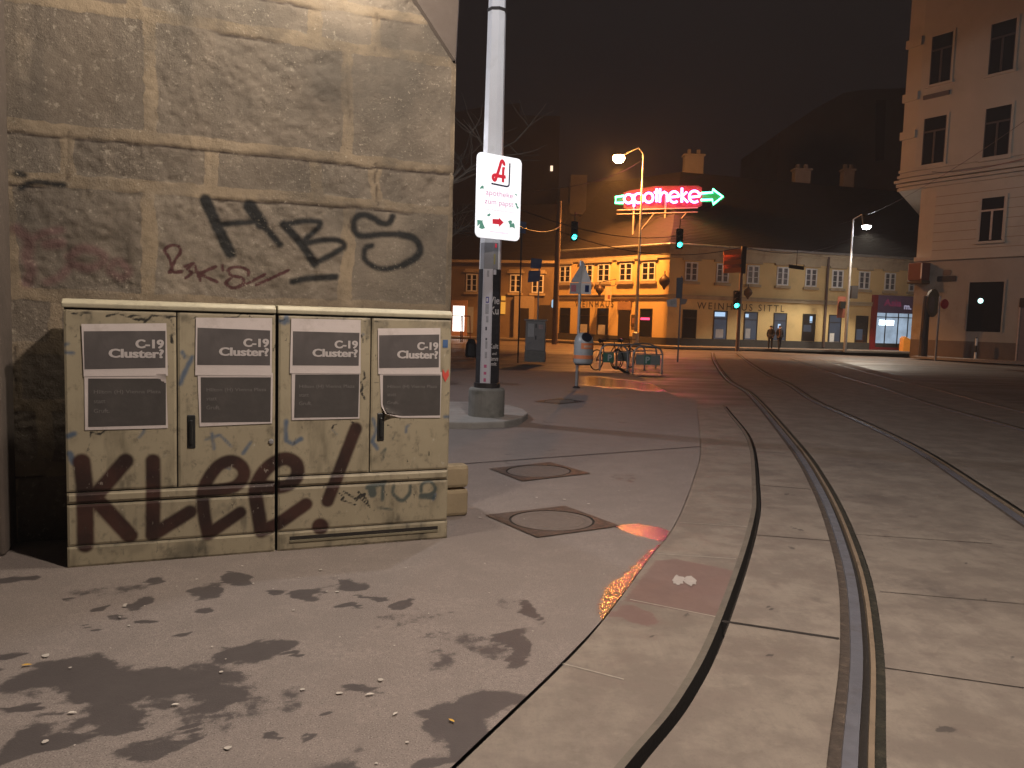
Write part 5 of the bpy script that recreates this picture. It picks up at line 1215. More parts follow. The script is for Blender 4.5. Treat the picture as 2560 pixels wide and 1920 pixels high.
f = MB(); f.box(BF, a0 - 0.1, a0, z0, z1 + 0.1, 0.0, 0.06); f.box(BF, a1, a1 + 0.1, z0, z1 + 0.1, 0.0, 0.06); f.box(BF, a0, a1, z1, z1 + 0.1, 0.0, 0.06); o = f.build('shop_window', GREYR, cream)
p = MB(); p.box(BF, a0, a1, z0, z1, 0.0, 0.02); p.build('pane', GLASS, o)
g_ = BF.hit(2452, 752); b = MB(); b.lathe(BF.w(g_[0], g_[1], 0.02), [(0.15, 0), (0.15, 0.02), (0.1, 0.03)], 14, axis=BF.n); b.build('painted_reflection', emis('reflected_signal_glow', (0.55, 1.0, 0.95), 3.0), o)  # glowing disc imitates a traffic light mirrored in the pane
(a0, z0), (a1, z1) = BF.hit(2545, 890), BF.hit(2600, 745); b = MB(); b.box(BF, a0, a1, 0, z1 * 0.86, 0.0, 0.05); o = b.build('door', mat('grey_shutter', (0.13, 0.11, 0.12), 0.7, var=0.2), cream)
b = MB(); b.box(BF, a0 - 0.1, a1, z1 * 0.86, z1, 0.0, 0.12); b.build('door_head', DARKM, o)
b = MB(); b.box(BF, a0 - 0.12, a0 - 0.04, 0, z1 * 0.9, 0.0, 0.08); b.build('door_jamb', mat('worn_jamb', (0.42, 0.33, 0.29), 0.7, var=0.4, scale=8), o)
# plaques and boxes on its corner
p_ = BF.hit(2367, 697); t_ = thing('street_plate', 'dark enamel street plate under a small coat of arms', 'plate', BF.w(p_[0], p_[1], 0.05))
b = MB(); b.prism([BF.w(p_[0] + a, p_[1] + z, 0.0) for a, z in rrect(-0.58, 0.58, -0.17, 0.17, 0.08)], BF.n * 0.05); b.build('plate', mat('enamel', (0.03, 0.032, 0.045), 0.4), t_); b = MB(); b.prism([BF.w(p_[0] + a, p_[1] + 0.2 + z, 0.0) for a, z in rrect(-0.24, 0.24, 0, 0.34, 0.1)], BF.n * 0.03); b.build('crest', mat('dim_crest', (0.16, 0.12, 0.11), 0.8, var=0.5, scale=20), t_)
t_ = thing('bay_lantern', 'reddish box lantern projecting from the corner of the cream house', 'lantern', CH.w(0.3, 5.0, 0.4))
(a0, z0), (a1, z1) = CH.hit(2312, 702), CH.hit(2285, 660); z0, z1 = min(z0, z1), max(z0, z1)
b = MB(); b.box(CH, 0.0, chl * 0.95, z0, z1, 0.02, 0.75); b.build('case', mat('rust_red_case', (0.13, 0.04, 0.03), 0.6, var=0.2), t_, bevel=0.03); b = MB(); b.box(CH, -0.06, chl * 0.97, z0 - 0.22, z0 - 0.01, 0.02, 0.80); b.build('soffit', BROWN, t_, bevel=0.05)
b = MB(); b.box(CH, 0.02, 0.10, z0 + 0.1, z1 - 0.05, 0.75, 0.77); b.build('white_strip', WHITEP, t_)

# ------------------------------------------------------------------ far dark blocks
def block(q, y, dep, label, nm, gable=None, extra_h=0):
    p0, p1 = P(q[0], q[1], y), P(q[2], q[3], y); t_ = thing(nm, label, 'building', ((p0.x + p1.x) / 2, y + dep / 2, 0))
    b = MB(); zt = gable if gable else [p0.z, p1.z]
    b.prism([(p0.x, y, 0), (p1.x, y, 0), (p1.x, y, p1.z), (p0.x, y, p0.z)] if not gable else gable, (0, dep, 0)); b.build('wall', FARW, t_)
    return t_
t_ = thing('fire_wall_house', 'tall dark house with blank gable behind the inn roof', 'building', (25, 90, 0))
g = [P(x, y, 84) for x, y in ((1935, 520), (1950, 330), (2040, 270), (2110, 232), (2160, 224), (2420, 215), (2420, 520))]
b = MB(); b.prism([g[0].xz.to_3d().xzy * 1 if False else Vector((g[0].x, 84, 0))] + g[1:-1] + [Vector((g[-1].x, 84, 0))], (0, 14, 0)); b.build('wall', FARW, t_)
sh = [P(x, y, 83.9) for x, y in ((2190, 250), (2215, 250), (2210, 400), (2188, 405))]; b = MB(); b.prism(sh, (0, 0.1, 0)); b.build('light_shaft', DARKM, t_)
t_ = thing('far_tenement', 'dark tenement far left behind the lamp mast with one lit window', 'building', (0, 98, 0))
g = [P(x, y, 92) for x, y in ((1040, 500), (1040, 300), (1230, 262), (1300, 258), (1300, 288), (1400, 290), (1400, 500))]
b = MB(); b.prism([Vector((g[0].x, 92, 0))] + g[1:-1] + [Vector((g[-1].x, 92, 0))], (0, 14, 0)); b.build('wall', FARW, t_)
w0 = P(1379, 421, 91.95); b = MB(); b.abox(w0.x - 0.14, w0.x + 0.14, 91.9, 91.99, w0.z - 0.3, w0.z + 0.3); b.build('lit_window', E_TINY, t_)
t_ = thing('back_house', 'dark house behind the roof sign with pale chimney stack', 'building', (8, 82, 0))
g = [P(x, y, 78) for x, y in ((1400, 560), (1400, 470), (1470, 455), (1560, 450), (1720, 440), (1935, 450), (1935, 560))]
b = MB(); b.prism([Vector((g[0].x, 78, 0))] + g[1:-1] + [Vector((g[-1].x, 78, 0))], (0, 12, 0)); b.build('wall', FARW, t_)
b = MB(); c_ = P(1445, 462, 77.5); b.abox(c_.x - 0.8, c_.x + 0.8, 76.6, 77.9, c_.z - 3, c_.z + 0.8); b.build('chimney', CHIM, t_)

# ================================================================== STREET FURNITURE
def pole(name, label, cat, base, z1, r0, r1, m_, group=None, lean=(0, 0)):
    t_ = thing(name, label, cat, base, group)
    b = MB(); b.tube([base, base + Vector((lean[0], lean[1], z1))], [r0, r1], 10); b.build('pole', m_, t_); return t_
# sodium street lamp
lb = G(1588, 864.2); yo = lb.y; zt_ = P(1610, 385, yo).z
so = pole('sodium_street_lamp', 'tall street lamp glowing orange over the inn wing', 'street lamp', lb, zt_, 0.13, 0.06, GALV, 'lit street lamps')
lh = P(1547, 394, 55.05); top_ = lb + Vector((0, 0, zt_))
b = MB(); b.tube([top_, top_ + Vector((-0.4, -0.3, 0.35)), lh + Vector((0.3, 0.2, 0.25))], 0.045); b.build('arm', GALV, so)
b = MB(); b.lathe(lh + Vector((0, 0, 0.12)), [(0.42, 0), (0.38, 0.10), (0.15, 0.2)], 14); b.build('head', DARKM, so)
b = MB(); b.lathe(lh, [(0.10, -0.36), (0.30, -0.28), (0.42, -0.06), (0.38, 0.10)], 16); b.build('globe', E_ORANGE, so, smooth=True)
l_ = lamp(lb, lh - Vector((0, 0, 0.62)), LAMP_ORANGE['power'], LAMP_ORANGE['col'], 0.22, 124, lh - LF.n * 1.2 - Vector((0, 0, 9))); l_.parent = so
b = MB(); b.lathe(lb, [(0.24, 0), (0.24, 0.9), (0.14, 1.0)], 10); b.build('base_sleeve', GALV, so)
# white street lamp on the right
wb = G(2112, 880); zt_ = P(2136, 548, wb.y).z
sw_ = pole('white_street_lamp', 'slim street lamp glowing white before the shop', 'street lamp', wb, zt_, 0.12, 0.06, GALV, 'lit street lamps')
lh = P(2166, 567, wb.y - 1.5); top_ = wb + Vector((0, 0, zt_))
b = MB(); b.tube([top_, top_ + Vector((0.3, -0.6, 0.25)), lh + Vector((-0.15, 0.2, 0.15))], 0.04); b.build('arm', GALV, sw_)
b = MB(); b.lathe(lh + Vector((0, 0, 0.06)), [(0.32, 0), (0.26, 0.10), (0.1, 0.14)], 14); b.build('head', GALV, sw_)
b = MB(); b.lathe(lh, [(0.05, -0.16), (0.2, -0.12), (0.29, 0.03)], 14); b.build('globe', E_WHITE, sw_, smooth=True)
l_ = lamp(wb, lh - Vector((0, 0, 0.35)), LAMP_WHITE['power'], LAMP_WHITE['col'], 0.2, 125, lh + Vector((0, -1.8, -9))); l_.parent = sw_
b = MB(); z = P(2118, 730, wb.y).z; b.abox(wb.x + 0.1, wb.x + 0.55, wb.y - 0.25, wb.y + 0.2, z - 0.45, z + 0.45); b.build('control_box', DARKM, sw_)
sg = P(2104, 768, wb.y - 0.3); t_ = thing('pedestrian_signal', 'dark pedestrian signal with reddish plate on the white lamp post', 'signal', (sg.x, sg.y, sg.z - 0.5))
b = MB(); b.abox(sg.x - 0.3, sg.x + 0.25, sg.y - 0.05, sg.y + 0.0, sg.z - 0.75, sg.z + 0.75); b.build('plate', mat('dull_red_plate', (0.30, 0.09, 0.05), 0.6), t_); b = MB(); b.abox(sg.x - 0.22, sg.x + 0.12, sg.y - 0.35, sg.y - 0.05, sg.z - 0.1, sg.z + 0.4); b.build('housing', BLACKP, t_)
# timber pole lit orange
tb = G(1386, 861); pole('timber_pole', 'plain timber pole lit orange left of the inn', 'pole', tb, P(1403, 503, tb.y).z, 0.20, 0.16, WOODP)
# hanging signals
def signal(px, py, y, label, hang=True, s=1.0, lens_y=None):
    p = P(px, py, y); t_ = thing('traffic_light', label, 'traffic light', (p.x, p.y, p.z - 0.2), 'traffic lights showing green')
    b = MB(); b.abox(p.x - 0.20 * s, p.x + 0.20 * s, y, y + 0.25, p.z - 0.25 * s, p.z + 0.95 * s); b.build('housing', BLACKP, t_, bevel=0.04)
    for k, m_ in ((0.0, E_SIGNAL), (0.36, DOORM), (0.72, DOORM)):
        c = Vector((p.x, y - 0.005, p.z + k * s)); b = MB(); b.lathe(c, [(0.135 * s, 0), (0.12 * s, 0.03), (0.05 * s, 0.045)], 14, axis=(0, -1, 0)); b.build('lens', m_, t_)
        b = MB(); vs_ = [(c + Vector((0.155 * s * math.cos(a), 0, 0.155 * s * math.sin(a)))) for a in [math.radians(x) for x in range(-10, 200, 21)]]
        for u, v in zip(vs_[:-1], vs_[1:]): b.quad(u, v, v + Vector((0, -0.2 * s, 0)), u + Vector((0, -0.2 * s, 0)))
        b.build('visor', BLACKP, t_, fix=False)
    if hang: b = MB(); b.tube([p + Vector((0, 0.12, 0.95 * s)), p + Vector((0, 0.12, 1.5 * s))], 0.03); b.build('hanger', DARKM, t_)
    return t_
signal(1436, 593, 46, 'green traffic light hung on a wire left of the orange lamp')
signal(1699, 612, 46, 'green traffic light hung before the corner of the inn roof')
# signal mast with the backs of direction boards
mb2 = G(1843, 878); ym = mb2.y
sm_ = pole('signal_mast', 'reddish lit signal mast carrying the backs of direction boards', 'mast', mb2, P(1851, 615, ym).z, 0.13, 0.10, mat('mast_grey', (0.22, 0.17, 0.17), 0.6, var=0.2))
signal(1841, 764, ym - 0.3, 'green traffic light fixed low on the mast with direction boards', False)
for y0, y1 in ((622, 636), (648, 660), (668, 681)):
    q = [P(1809, y0 + 4, ym - 0.25), P(1853, y0, ym - 0.1), P(1853, y1, ym - 0.1), P(1809, y1 + 2, ym - 0.25)]; b = MB(); b.prism(q, (0, 0.05, 0)); b.build('direction_board', ORANGEP, sm_)  # lamplight on the board backs is put into their orange colour
q = [P(1809, 632, ym), P(1852, 628, ym), P(1852, 676, ym), P(1809, 680, ym)]; b = MB(); b.prism(q, (0, 0.04, 0)); b.build('board_frame', mat('lamplit_board_back', (0.50, 0.20, 0.11), 0.6), sm_)
b = MB(); q = P(1858, 650, ym); b.abox(q.x - 0.13, q.x + 0.13, ym - 0.2, ym + 0.2, q.z - 0.85, q.z + 0.85); b.build('board_clamp', DARKM, sm_)
# grey switch cabinet
cb_ = G(1336, 905); t_ = thing('switch_cabinet', 'grey roadside switch cabinet with stickers, on a concrete foot', 'utility cabinet', cb_); XF = Fr((cb_.x, cb_.y), (1, -0.12))
zc1 = P(1336, 802, cb_.y).z
b = MB(); b.box(XF, -0.38, 0.38, 0.42, zc1, -0.35, 0.0); b.build('body', GREYP, t_, bevel=0.02); b = MB(); b.box(XF, -0.38, 0.40, 0, 0.42, -0.36, 0.02); b.build('foot', CONCB, t_)
b = MB(); b.box(XF, -0.43, 0.43, zc1, zc1 + 0.06, -0.40, 0.05); b.build('roof', GREYP, t_, bevel=0.01)
b = MB(); b.box(XF, -0.36, -0.01, 0.5, zc1 - 0.06, 0.0, 0.015); b.build('door', GREYP, t_); b = MB(); b.box(XF, 0.01, 0.36, 0.5, zc1 - 0.06, 0.0, 0.015); b.build('door', GREYP, t_)
b = MB(); b.box(XF, -0.28, -0.05, 0.95, 1.45, 0.016, 0.02); b.build('sticker', mat('pale_sticker', (0.46, 0.46, 0.45), 0.7, var=0.3, scale=9), t_); b = MB(); b.box(XF, 0.12, 0.30, 1.25, 1.42, 0.016, 0.02); b.build('sticker', mat('pink_sticker', (0.42, 0.30, 0.29), 0.7, var=0.4, scale=9), t_)
b = MB(); b.box(XF, 0.0, 0.05, 1.3, 1.45, 0.015, 0.04); b.box(XF, 0.0, 0.05, 0.85, 1.0, 0.015, 0.04); b.build('handle', BLACKP, t_)
# blue boards post
pb_ = G(1341, 893); t_ = pole('blue_sign_post', 'grey post with two dark blue boards behind the switch cabinet', 'sign', pb_, P(1346, 648, pb_.y).z, 0.03, 0.03, GALV)
for q in ([(1328, 645), (1356, 648), (1352, 672), (1326, 670)], [(1322, 677), (1352, 676), (1349, 703), (1319, 706)]):
    b = MB(); b.prism([P(x, y, pb_.y - 0.06) for x, y in q], (0, 0.03, 0)); b.build('board', BLUEP, t_)
p = P(1308, 568, 30); t_ = thing('blue_board', 'dark blue board just right of the pharmacy sign', 'sign', (p.x, p.y, p.z)); b = MB(); b.prism([P(x, y, 30) for x, y in ((1300, 552), (1316, 556), (1314, 584), (1300, 582))], (0, 0.04, 0)); b.build('board', BLUEP, t_, bevel=0.005)
b = MB(); b.tube([p + Vector((-0.05, 0.08, -7)), p + Vector((-0.05, 0.08, 0.2))], 0.03); b.build('post', DARKM, t_)
# give way post with litter bin
gb = G(1441, 970); yg = gb.y; zg = P(1451, 652, yg).z
gw = pole('give_way_post', 'grey post with the back of a triangular road sign', 'sign', gb, zg, 0.036, 0.034, GALV)
for ang, m_, sgn in ((0.5, GREYP, -1), (-0.6, WHITEP, 1)):
    F2 = Fr((gb.x + 0.02, yg - 0.045), (math.cos(ang * 0.9), math.sin(-ang * 0.9)) if False else (1, 0.35 * sgn))
    zb1, zt1 = P(1450, 706, yg).z, P(1450, 652, yg).z; zb0 = P(1450, 735, yg).z
    b = MB(); b.prism([F2.w(0.03, zt1, 0), F2.w(0.26 * sgn, zb1, 0), F2.w(0.0, zb1, 0)], F2.n * -0.02); b.build('triangle_plate', m_, gw)
    b = MB(); b.box(F2, *( (0.0, 0.26) if sgn > 0 else (-0.27, 0.0)), zb0, zb1 - 0.01, -0.02, 0.0); pl_ = b.build('plate', m_, gw)
    b = MB(); b.box(F2, *((0.10, 0.20) if sgn > 0 else (-0.24, -0.12)), zb0 + 0.05, zb1 - 0.06, 0.0, 0.004); b.build('picture', BLUEP if sgn > 0 else mat('red_picture', (0.25, 0.06, 0.07), 0.6, var=0.4, scale=30), pl_)
b = MB(); b.lathe(gb, [(0.09, 0), (0.09, 0.02), (0.05, 0.05)], 10); b.build('foot_plate', DARKM, gw)
bc = P(1459, 870, yg - 0.18); zb0, zb1 = P(1459, 908, yg).z, P(1459, 831, yg).z
t_ = thing('litter_bin', 'grey litter bin with orange bands and black mouth on the sign post', 'litter bin', (bc.x, bc.y, zb0)); hb = zb1 - zb0; rb_ = 0.225
b = MB(); b.lathe((bc.x, bc.y, zb0), [(rb_ * 0.96, 0), (rb_, 0.05), (rb_, hb * 0.70), (rb_ * 0.97, hb * 0.76), (rb_ * 0.86, hb * 0.87), (rb_ * 0.62, hb * 0.96), (rb_ * 0.3, hb)], 24); b.build('body', mat('bin_grey', (0.40, 0.42, 0.43), 0.42, 0.1, var=0.12, scale=8), t_, smooth=True)
def band(z0, z1, m_, nm, a0=0, a1=360, g=0.004):
    us = np.linspace(a0, a1, 24); vs_ = [z0, z1]
    grid_mb(lambda a, z: (bc.x + (rb_ + g) * math.cos(math.radians(a)), bc.y + (rb_ + g) * math.sin(math.radians(a)), z), us, vs_).build(nm, m_, t_, fix=False)
band(zb0 + hb * 0.16, zb0 + hb * 0.28, ORANGEP, 'orange_band'); band(zb0 + hb * 0.48, zb0 + hb * 0.67, ORANGEP, 'orange_panel', 250, 355)
FB = Fr((bc.x + 0.05, bc.y - rb_), (1, 0.35)); band(zb0 + hb * 0.53, zb0 + hb * 0.60, mat('bin_print', (0.66, 0.42, 0.30), 0.5, var=0.3, scale=40), 'print', 268, 318, 0.008)
c_ = Vector((bc.x + 0.05, bc.y - rb_ * 0.78, zb0 + hb * 0.865)); b = MB(); b.lathe(c_, [(0.12, -0.03), (0.12, 0.012), (0.105, 0.016)], 18, axis=(0.25, -0.75, 0.62)); b.build('mouth', mat('bin_mouth', (0.006, 0.007, 0.02), 0.5), t_)
b = MB(); b.lathe((bc.x, bc.y, zb0 - 0.03), [(rb_ * 0.8, 0), (rb_ * 0.9, 0.035)], 20); b.build('base', DARKM, t_)
# bicycle stands
yb = 25.0
def stand(px0, px1, y, label, sign_m, plate=None, letter=None):
    a, b0 = G(px0, 925), G(px1, 925); x0 = P(px0, 900, y).x; x1 = P(px1, 900, y).x; w_ = x1 - x0
    t_ = thing('bicycle_stand', label, 'bicycle stand', ((x0 + x1) / 2, y, 0), 'tubular bicycle stands'); b = MB(); r = 0.28; hh = 0.86
    pts = [(x0, y, 0), (x0, y, hh - r)] + [(x0 + r - r * math.cos(a_), y, hh - r + r * math.sin(a_)) for a_ in np.linspace(0.2, math.pi / 2, 6)] + [(x1 - r + r * math.sin(a_), y, hh - r + r * math.cos(a_)) for a_ in np.linspace(0, math.pi / 2 - 0.2, 6)] + [(x1, y, hh - r), (x1, y, 0)]
    b.tube(pts, 0.028, 8); b.build('hoop', GALV, t_)
    b = MB(); b.tube([(x0 + 0.03, y, 0.62), (x1 - 0.03, y, 0.62)], 0.016); b.build('crossbar', GALV, t_)
    if plate:
        f = Fr((x0, y - 0.03), (1, 0)); u0, u1 = w_ * plate[0], w_ * plate[1]; b = MB(); b.box(f, u0, u1, 0.28, 0.60, 0.0, 0.012); pl_ = b.build('plate', sign_m, t_)
        if letter: 
            g0, g1 = u0 + (u1 - u0) * letter[0], u0 + (u1 - u0) * letter[1]; b = MB(); b.box(f, g0, g1, 0.30, 0.585, 0.012, 0.016); b.build('green_field', GREENP, pl_)
            text_mb('P', f, (g0 + g1) / 2, 0.34, 0.018, 0.20, None, 'CENTER', 0.03).build('letter', mat('dull_white', (0.45, 0.5, 0.48), 0.6, var=0.1), pl_, fix=False)
    return t_
PLG = mat('grey_plate', (0.20, 0.22, 0.20), 0.6, var=0.15)
stand(1500, 1569, 25.0, 'bicycle stand with bright green P plate next to the litter bin', GREENP, (0.10, 0.50), (0.25, 0.95)); stand(1541, 1612, 26.2, 'plain grey plated bicycle stand between the two P plates', PLG, (0.05, 0.45)); stand(1583, 1656, 24.2, 'bicycle stand with dull grey green P plate at the right end', PLG, (0.08, 0.92), (0.35, 0.60))
stand(1572, 1640, 27.4, 'bicycle stand farthest back, without plate, partly hidden', PLG)
# bicycles in the stands
def bicycle(x, y, ang, label, fm):
    d = Vector((math.cos(ang), math.sin(ang), 0)); u = Vector((0, 0, 1)); o = Vector((x, y, 0)); t_ = thing('bicycle', label, 'bicycle', o, 'bicycles parked in the stands')
    sd = Vector((-d.y, d.x, 0)); Wp = lambda a, z, s_=0.0: o + d * a + u * z + sd * s_
    for a in (-0.52, 0.53):
        b = MB(); b.tube([Wp(a + 0.33 * math.cos(k), 0.345 + 0.33 * math.sin(k)) for k in np.linspace(0, 2 * math.pi, 24, endpoint=False)], 0.02, 6, closed=True); w_ = b.build('wheel', TYRE, t_)
        b = MB()
        for k in np.linspace(0, math.pi, 6, endpoint=False): b.tube([Wp(a - 0.31 * math.cos(k), 0.345 - 0.31 * math.sin(k)), Wp(a + 0.31 * math.cos(k), 0.345 + 0.31 * math.sin(k))], 0.004, 4)
        b.build('spokes', GALV, w_)
    b = MB(); hd, st_, bb, rw, fw = Wp(0.36, 0.86), Wp(-0.22, 0.84), Wp(-0.08, 0.30), Wp(-0.52, 0.345), Wp(0.53, 0.345)
    for p_, q_ in ((hd, st_), (hd + Vector((0, 0, -0.08)), bb), (st_, bb), (bb, rw), (st_, rw), (hd, fw)): b.tube([p_, q_], 0.017, 6)
    b.build('frame', fm, t_)
    b = MB(); b.tube([hd, Wp(0.34, 1.0)], 0.015); b.tube([Wp(0.26, 1.02, -0.28), Wp(0.36, 1.02, -0.1), Wp(0.36, 1.02, 0.1), Wp(0.26, 1.02, 0.28)], 0.015); b.build('handlebar', BLACKP, t_)
    b = MB(); b.tube([st_, Wp(-0.25, 0.96)], 0.014); b.tube([Wp(-0.38, 0.97), Wp(-0.25, 0.985), Wp(-0.1, 0.975)], [0.075, 0.06, 0.025]); b.build('saddle', BLACKP, t_)
xb = P(1497, 905, 25.6).x
bicycle(xb + 0.25, 25.5, 0.75, 'dark bicycle leaning in the stand next to the litter bin', mat('dark_bike_paint', (0.05, 0.02, 0.02), 0.5)); bicycle(P(1590, 905, 26).x - 0.3, 26.8, 0.95, 'dark bicycle half hidden behind the grey plates', mat('black_bike_paint', (0.02, 0.02, 0.025), 0.5))
# sign post before the inn corner
nb_ = G(1694, 905); t_ = pole('stop_post', 'thin stop post with grey timetable board and pale plates', 'sign', nb_, P(1700, 690, nb_.y).z, 0.035, 0.03, GALV)
b = MB(); b.prism([P(x, y, nb_.y - 0.05) for x, y in ((1692, 694), (1708, 694), (1705, 746), (1690, 746))], (0, 0.04, 0)); b.build('board', mat('slate_board', (0.16, 0.17, 0.20), 0.6), t_)
for q, m_ in (([(1667, 750), (1692, 745), (1692, 768), (1668, 766)], WHITEP), ([(1702, 746), (1719, 748), (1714, 760), (1702, 762)], mat('dull_plate', (0.36, 0.32, 0.29), 0.6))):
    b = MB(); b.prism([P(x, y, nb_.y - 0.06) for x, y in q], (0, 0.03, 0)); b.build('plate', m_, t_)
# dark tram sign hanging on the wires
p = P(1992, 668, 50); t_ = thing('hanging_tram_sign', 'dark oblong tram sign hung on the wires before the inn', 'sign', (p.x, p.y, p.z)); b = MB(); b.prism([P(x, y, 50) for x, y in ((1973, 661), (2010, 666), (2010, 675), (1973, 670))], (0, 0.12, 0)); b.build('board', BLACKP, t_); b = MB(); b.tube([p + Vector((0, 0.06, 0.1)), p + Vector((0, 0.06, 1.2))], 0.02); b.build('hanger', DARKM, t_)
# clock like advertising post on the right corner
ab = G(2293, 893); ab = Vector((ab.x - 0.2, ab.y - 1.0, 0)); t_ = pole('advert_post', 'dark post with oval double sided sign at the cream house corner', 'sign', ab, P(2300, 740, ab.y).z, 0.26, 0.20, DARKM)
oz = P(2303, 757, ab.y).z; b = MB(); b.prism([(ab.x + 0.30 + 0.40 * math.cos(a), ab.y - 0.25, oz + 0.85 * math.sin(a)) for a in np.linspace(0, 2 * math.pi, 20, endpoint=False)], (0, 0.25, 0)); b.build('oval_sign', BROWN, t_)
b = MB(); b.prism([(ab.x + 0.2 + 0.16 * math.cos(a), ab.y - 0.27, oz - 0.1 + 0.5 * math.sin(a)) for a in np.linspace(0, 2 * math.pi, 16, endpoint=False)], (0, 0.02, 0)); b.build('face', mat('dim_face', (0.09, 0.055, 0.045), 0.6, var=0.4, scale=6), t_)
ob = P(2272, 868, RF.w(20.5, 0).y - 3.0); ob.z = 0
t_ = thing('pavement_board', 'orange slanted box standing outside the lit shop', 'board', ob); b = MB(); b.prism([ob + Vector((-0.45, 0, 0.0)), ob + Vector((0.5, 0, 0.0)), ob + Vector((0.5, 0, 0.75)), ob + Vector((-0.35, 0, 1.15)), ob + Vector((-0.45, 0, 1.1))], (0, 0.6, 0)); b.build('panel', mat('orange_box_plastic', (0.75, 0.30, 0.04), 0.5, var=0.15), t_, bevel=0.04)
b = MB(); b.prism([ob + Vector((0.48, -0.01, 0.78)), ob + Vector((-0.33, -0.01, 1.16)), ob + Vector((-0.33, -0.01, 1.22)), ob + Vector((0.5, -0.01, 0.84))], (0, 0.62, 0)); b.build('lid', mat('pale_orange_plastic', (0.80, 0.45, 0.16), 0.5, var=0.1), t_)
# no parking post, bollard
np_ = G(2338, 902); t_ = pole('no_parking_post', 'thin grey post with round dark red sign by the cream house', 'sign', np_, P(2348, 740, np_.y).z, 0.06, 0.05, GALV)
c_ = P(2361, 760, np_.y - 0.1); b = MB(); b.lathe(c_, [(0.27, 0), (0.27, 0.03)], 20, axis=(0.3, -1, 0)); b.build('disc', REDP, t_); b = MB(); b.tube([Vector((np_.x, np_.y, c_.z)), c_], 0.02); b.build('arm', GALV, t_)
bb_ = G(2437, 901); t_ = thing('bollard', 'slim dark bollard with two white bands by the cream house', 'bollard', bb_); zz = P(2443, 845, bb_.y).z
b = MB(); b.lathe(bb_, [(0.055, 0), (0.055, zz), (0.03, zz + 0.04)], 12); b.build('shaft', DARKM, t_)
for k0, k1 in ((0.08, 0.36), (0.66, 0.98)): b = MB(); b.lathe(bb_ + Vector((0, 0, zz * k0)), [(0.062, 0), (0.062, zz * (k1 - k0))], 12); b.build('white_band', WHITEP, t_)
# kerb and pavement before the far houses
b = MB(); kz = [RF.w(-1.0, 0, 3.2), RF.w(24, 0, 4.4), BF.w(0.5, 0, 2.4), BF.w(14, 0, 2.6), BF.w(14, 0, -0.5), BF.w(0, 0, -0.5), SD.w(10, 0, -1), RF.w(26, 0, -0.5), RF.w(0, 0, -0.3), LF.w(11, 0, -0.3), LF.w(11, 0, 3.2)]
b.prism([Vector((p.x, p.y, -0.029)) for p in kz], (0, 0, 0.13)); struct(b.build('far_pavement', mat('far_pavement_asphalt', (0.20, 0.175, 0.155), 0.75, 0, var=0.25, scale=0.8, bump=0.2)))
b = MB(); kz = [HF.w(-0.5, 0, 2.8), HF.w(17, 0, 2.8), HF.w(17, 0, -0.5), HF.w(-0.5, 0, -0.5)]; b.prism([Vector((p.x, p.y, -0.028)) for p in kz], (0, 0, 0.12)); struct(b.build('far_pavement', bpy.data.materials['far_pavement_asphalt']))
# railing before the lit window on the far left
rp = P(1150, 850, 52); rp.z = 0; t_ = thing('hoop_railing', 'thin dark railing before the brightly lit window far left', 'railing', rp)
b = MB()
for k in (-0.65, 0.05, 0.15, 0.7): b.tube([rp + Vector((k, 0, 0)), rp + Vector((k * 0.9, 0, 1.75))], 0.035, 6)
b.tube([rp + Vector((-0.6, 0, 1.75)), rp + Vector((0.65, 0, 1.75))], 0.035, 6); b.build('rails', mat('dark_red_rail', (0.10, 0.02, 0.025), 0.6), t_)
db = G(1178, 893); t_ = thing('dark_planter', 'dark block half hidden behind the tram mast', 'planter', db); b = MB(); b.lathe(db, [(0.22, 0), (0.26, 0.08), (0.22, 0.55), (0.14, 0.7)], 12); b.build('body', BLACKP, t_); b = MB(); b.lathe(db + Vector((0, 0, 0.7)), [(0.16, 0), (0.12, 0.05)], 12); b.build('cap', DARKM, t_)
# pale menu stands by the inn
for i, (px, lab) in enumerate(((1854, 'pale stand board just right of the signal mast'), (1911, 'pale stand board left of the two people'))):
    q = G(px, 869); t_ = thing('menu_stand', lab, 'board', q, 'stand boards before the inn'); f = Fr((q.x, q.y), (1, -0.2)); b = MB(); b.box(f, -0.2, 0.2, 0.1, 1.45, -0.06, 0.0); b.build('panel', mat('stand_panel', (0.26, 0.24, 0.24), 0.6, var=0.3, scale=3), t_); b = MB(); b.box(f, -0.9, -0.22, 0.1, 1.5, -0.1, -0.02); b.build('shutter', mat('brown_shutter', (0.16, 0.09, 0.06), 0.7), t_); b = MB(); b.box(f, -0.95, 0.25, -0.02, 0.1, -0.2, 0.05); b.build('foot', DARKM, t_)

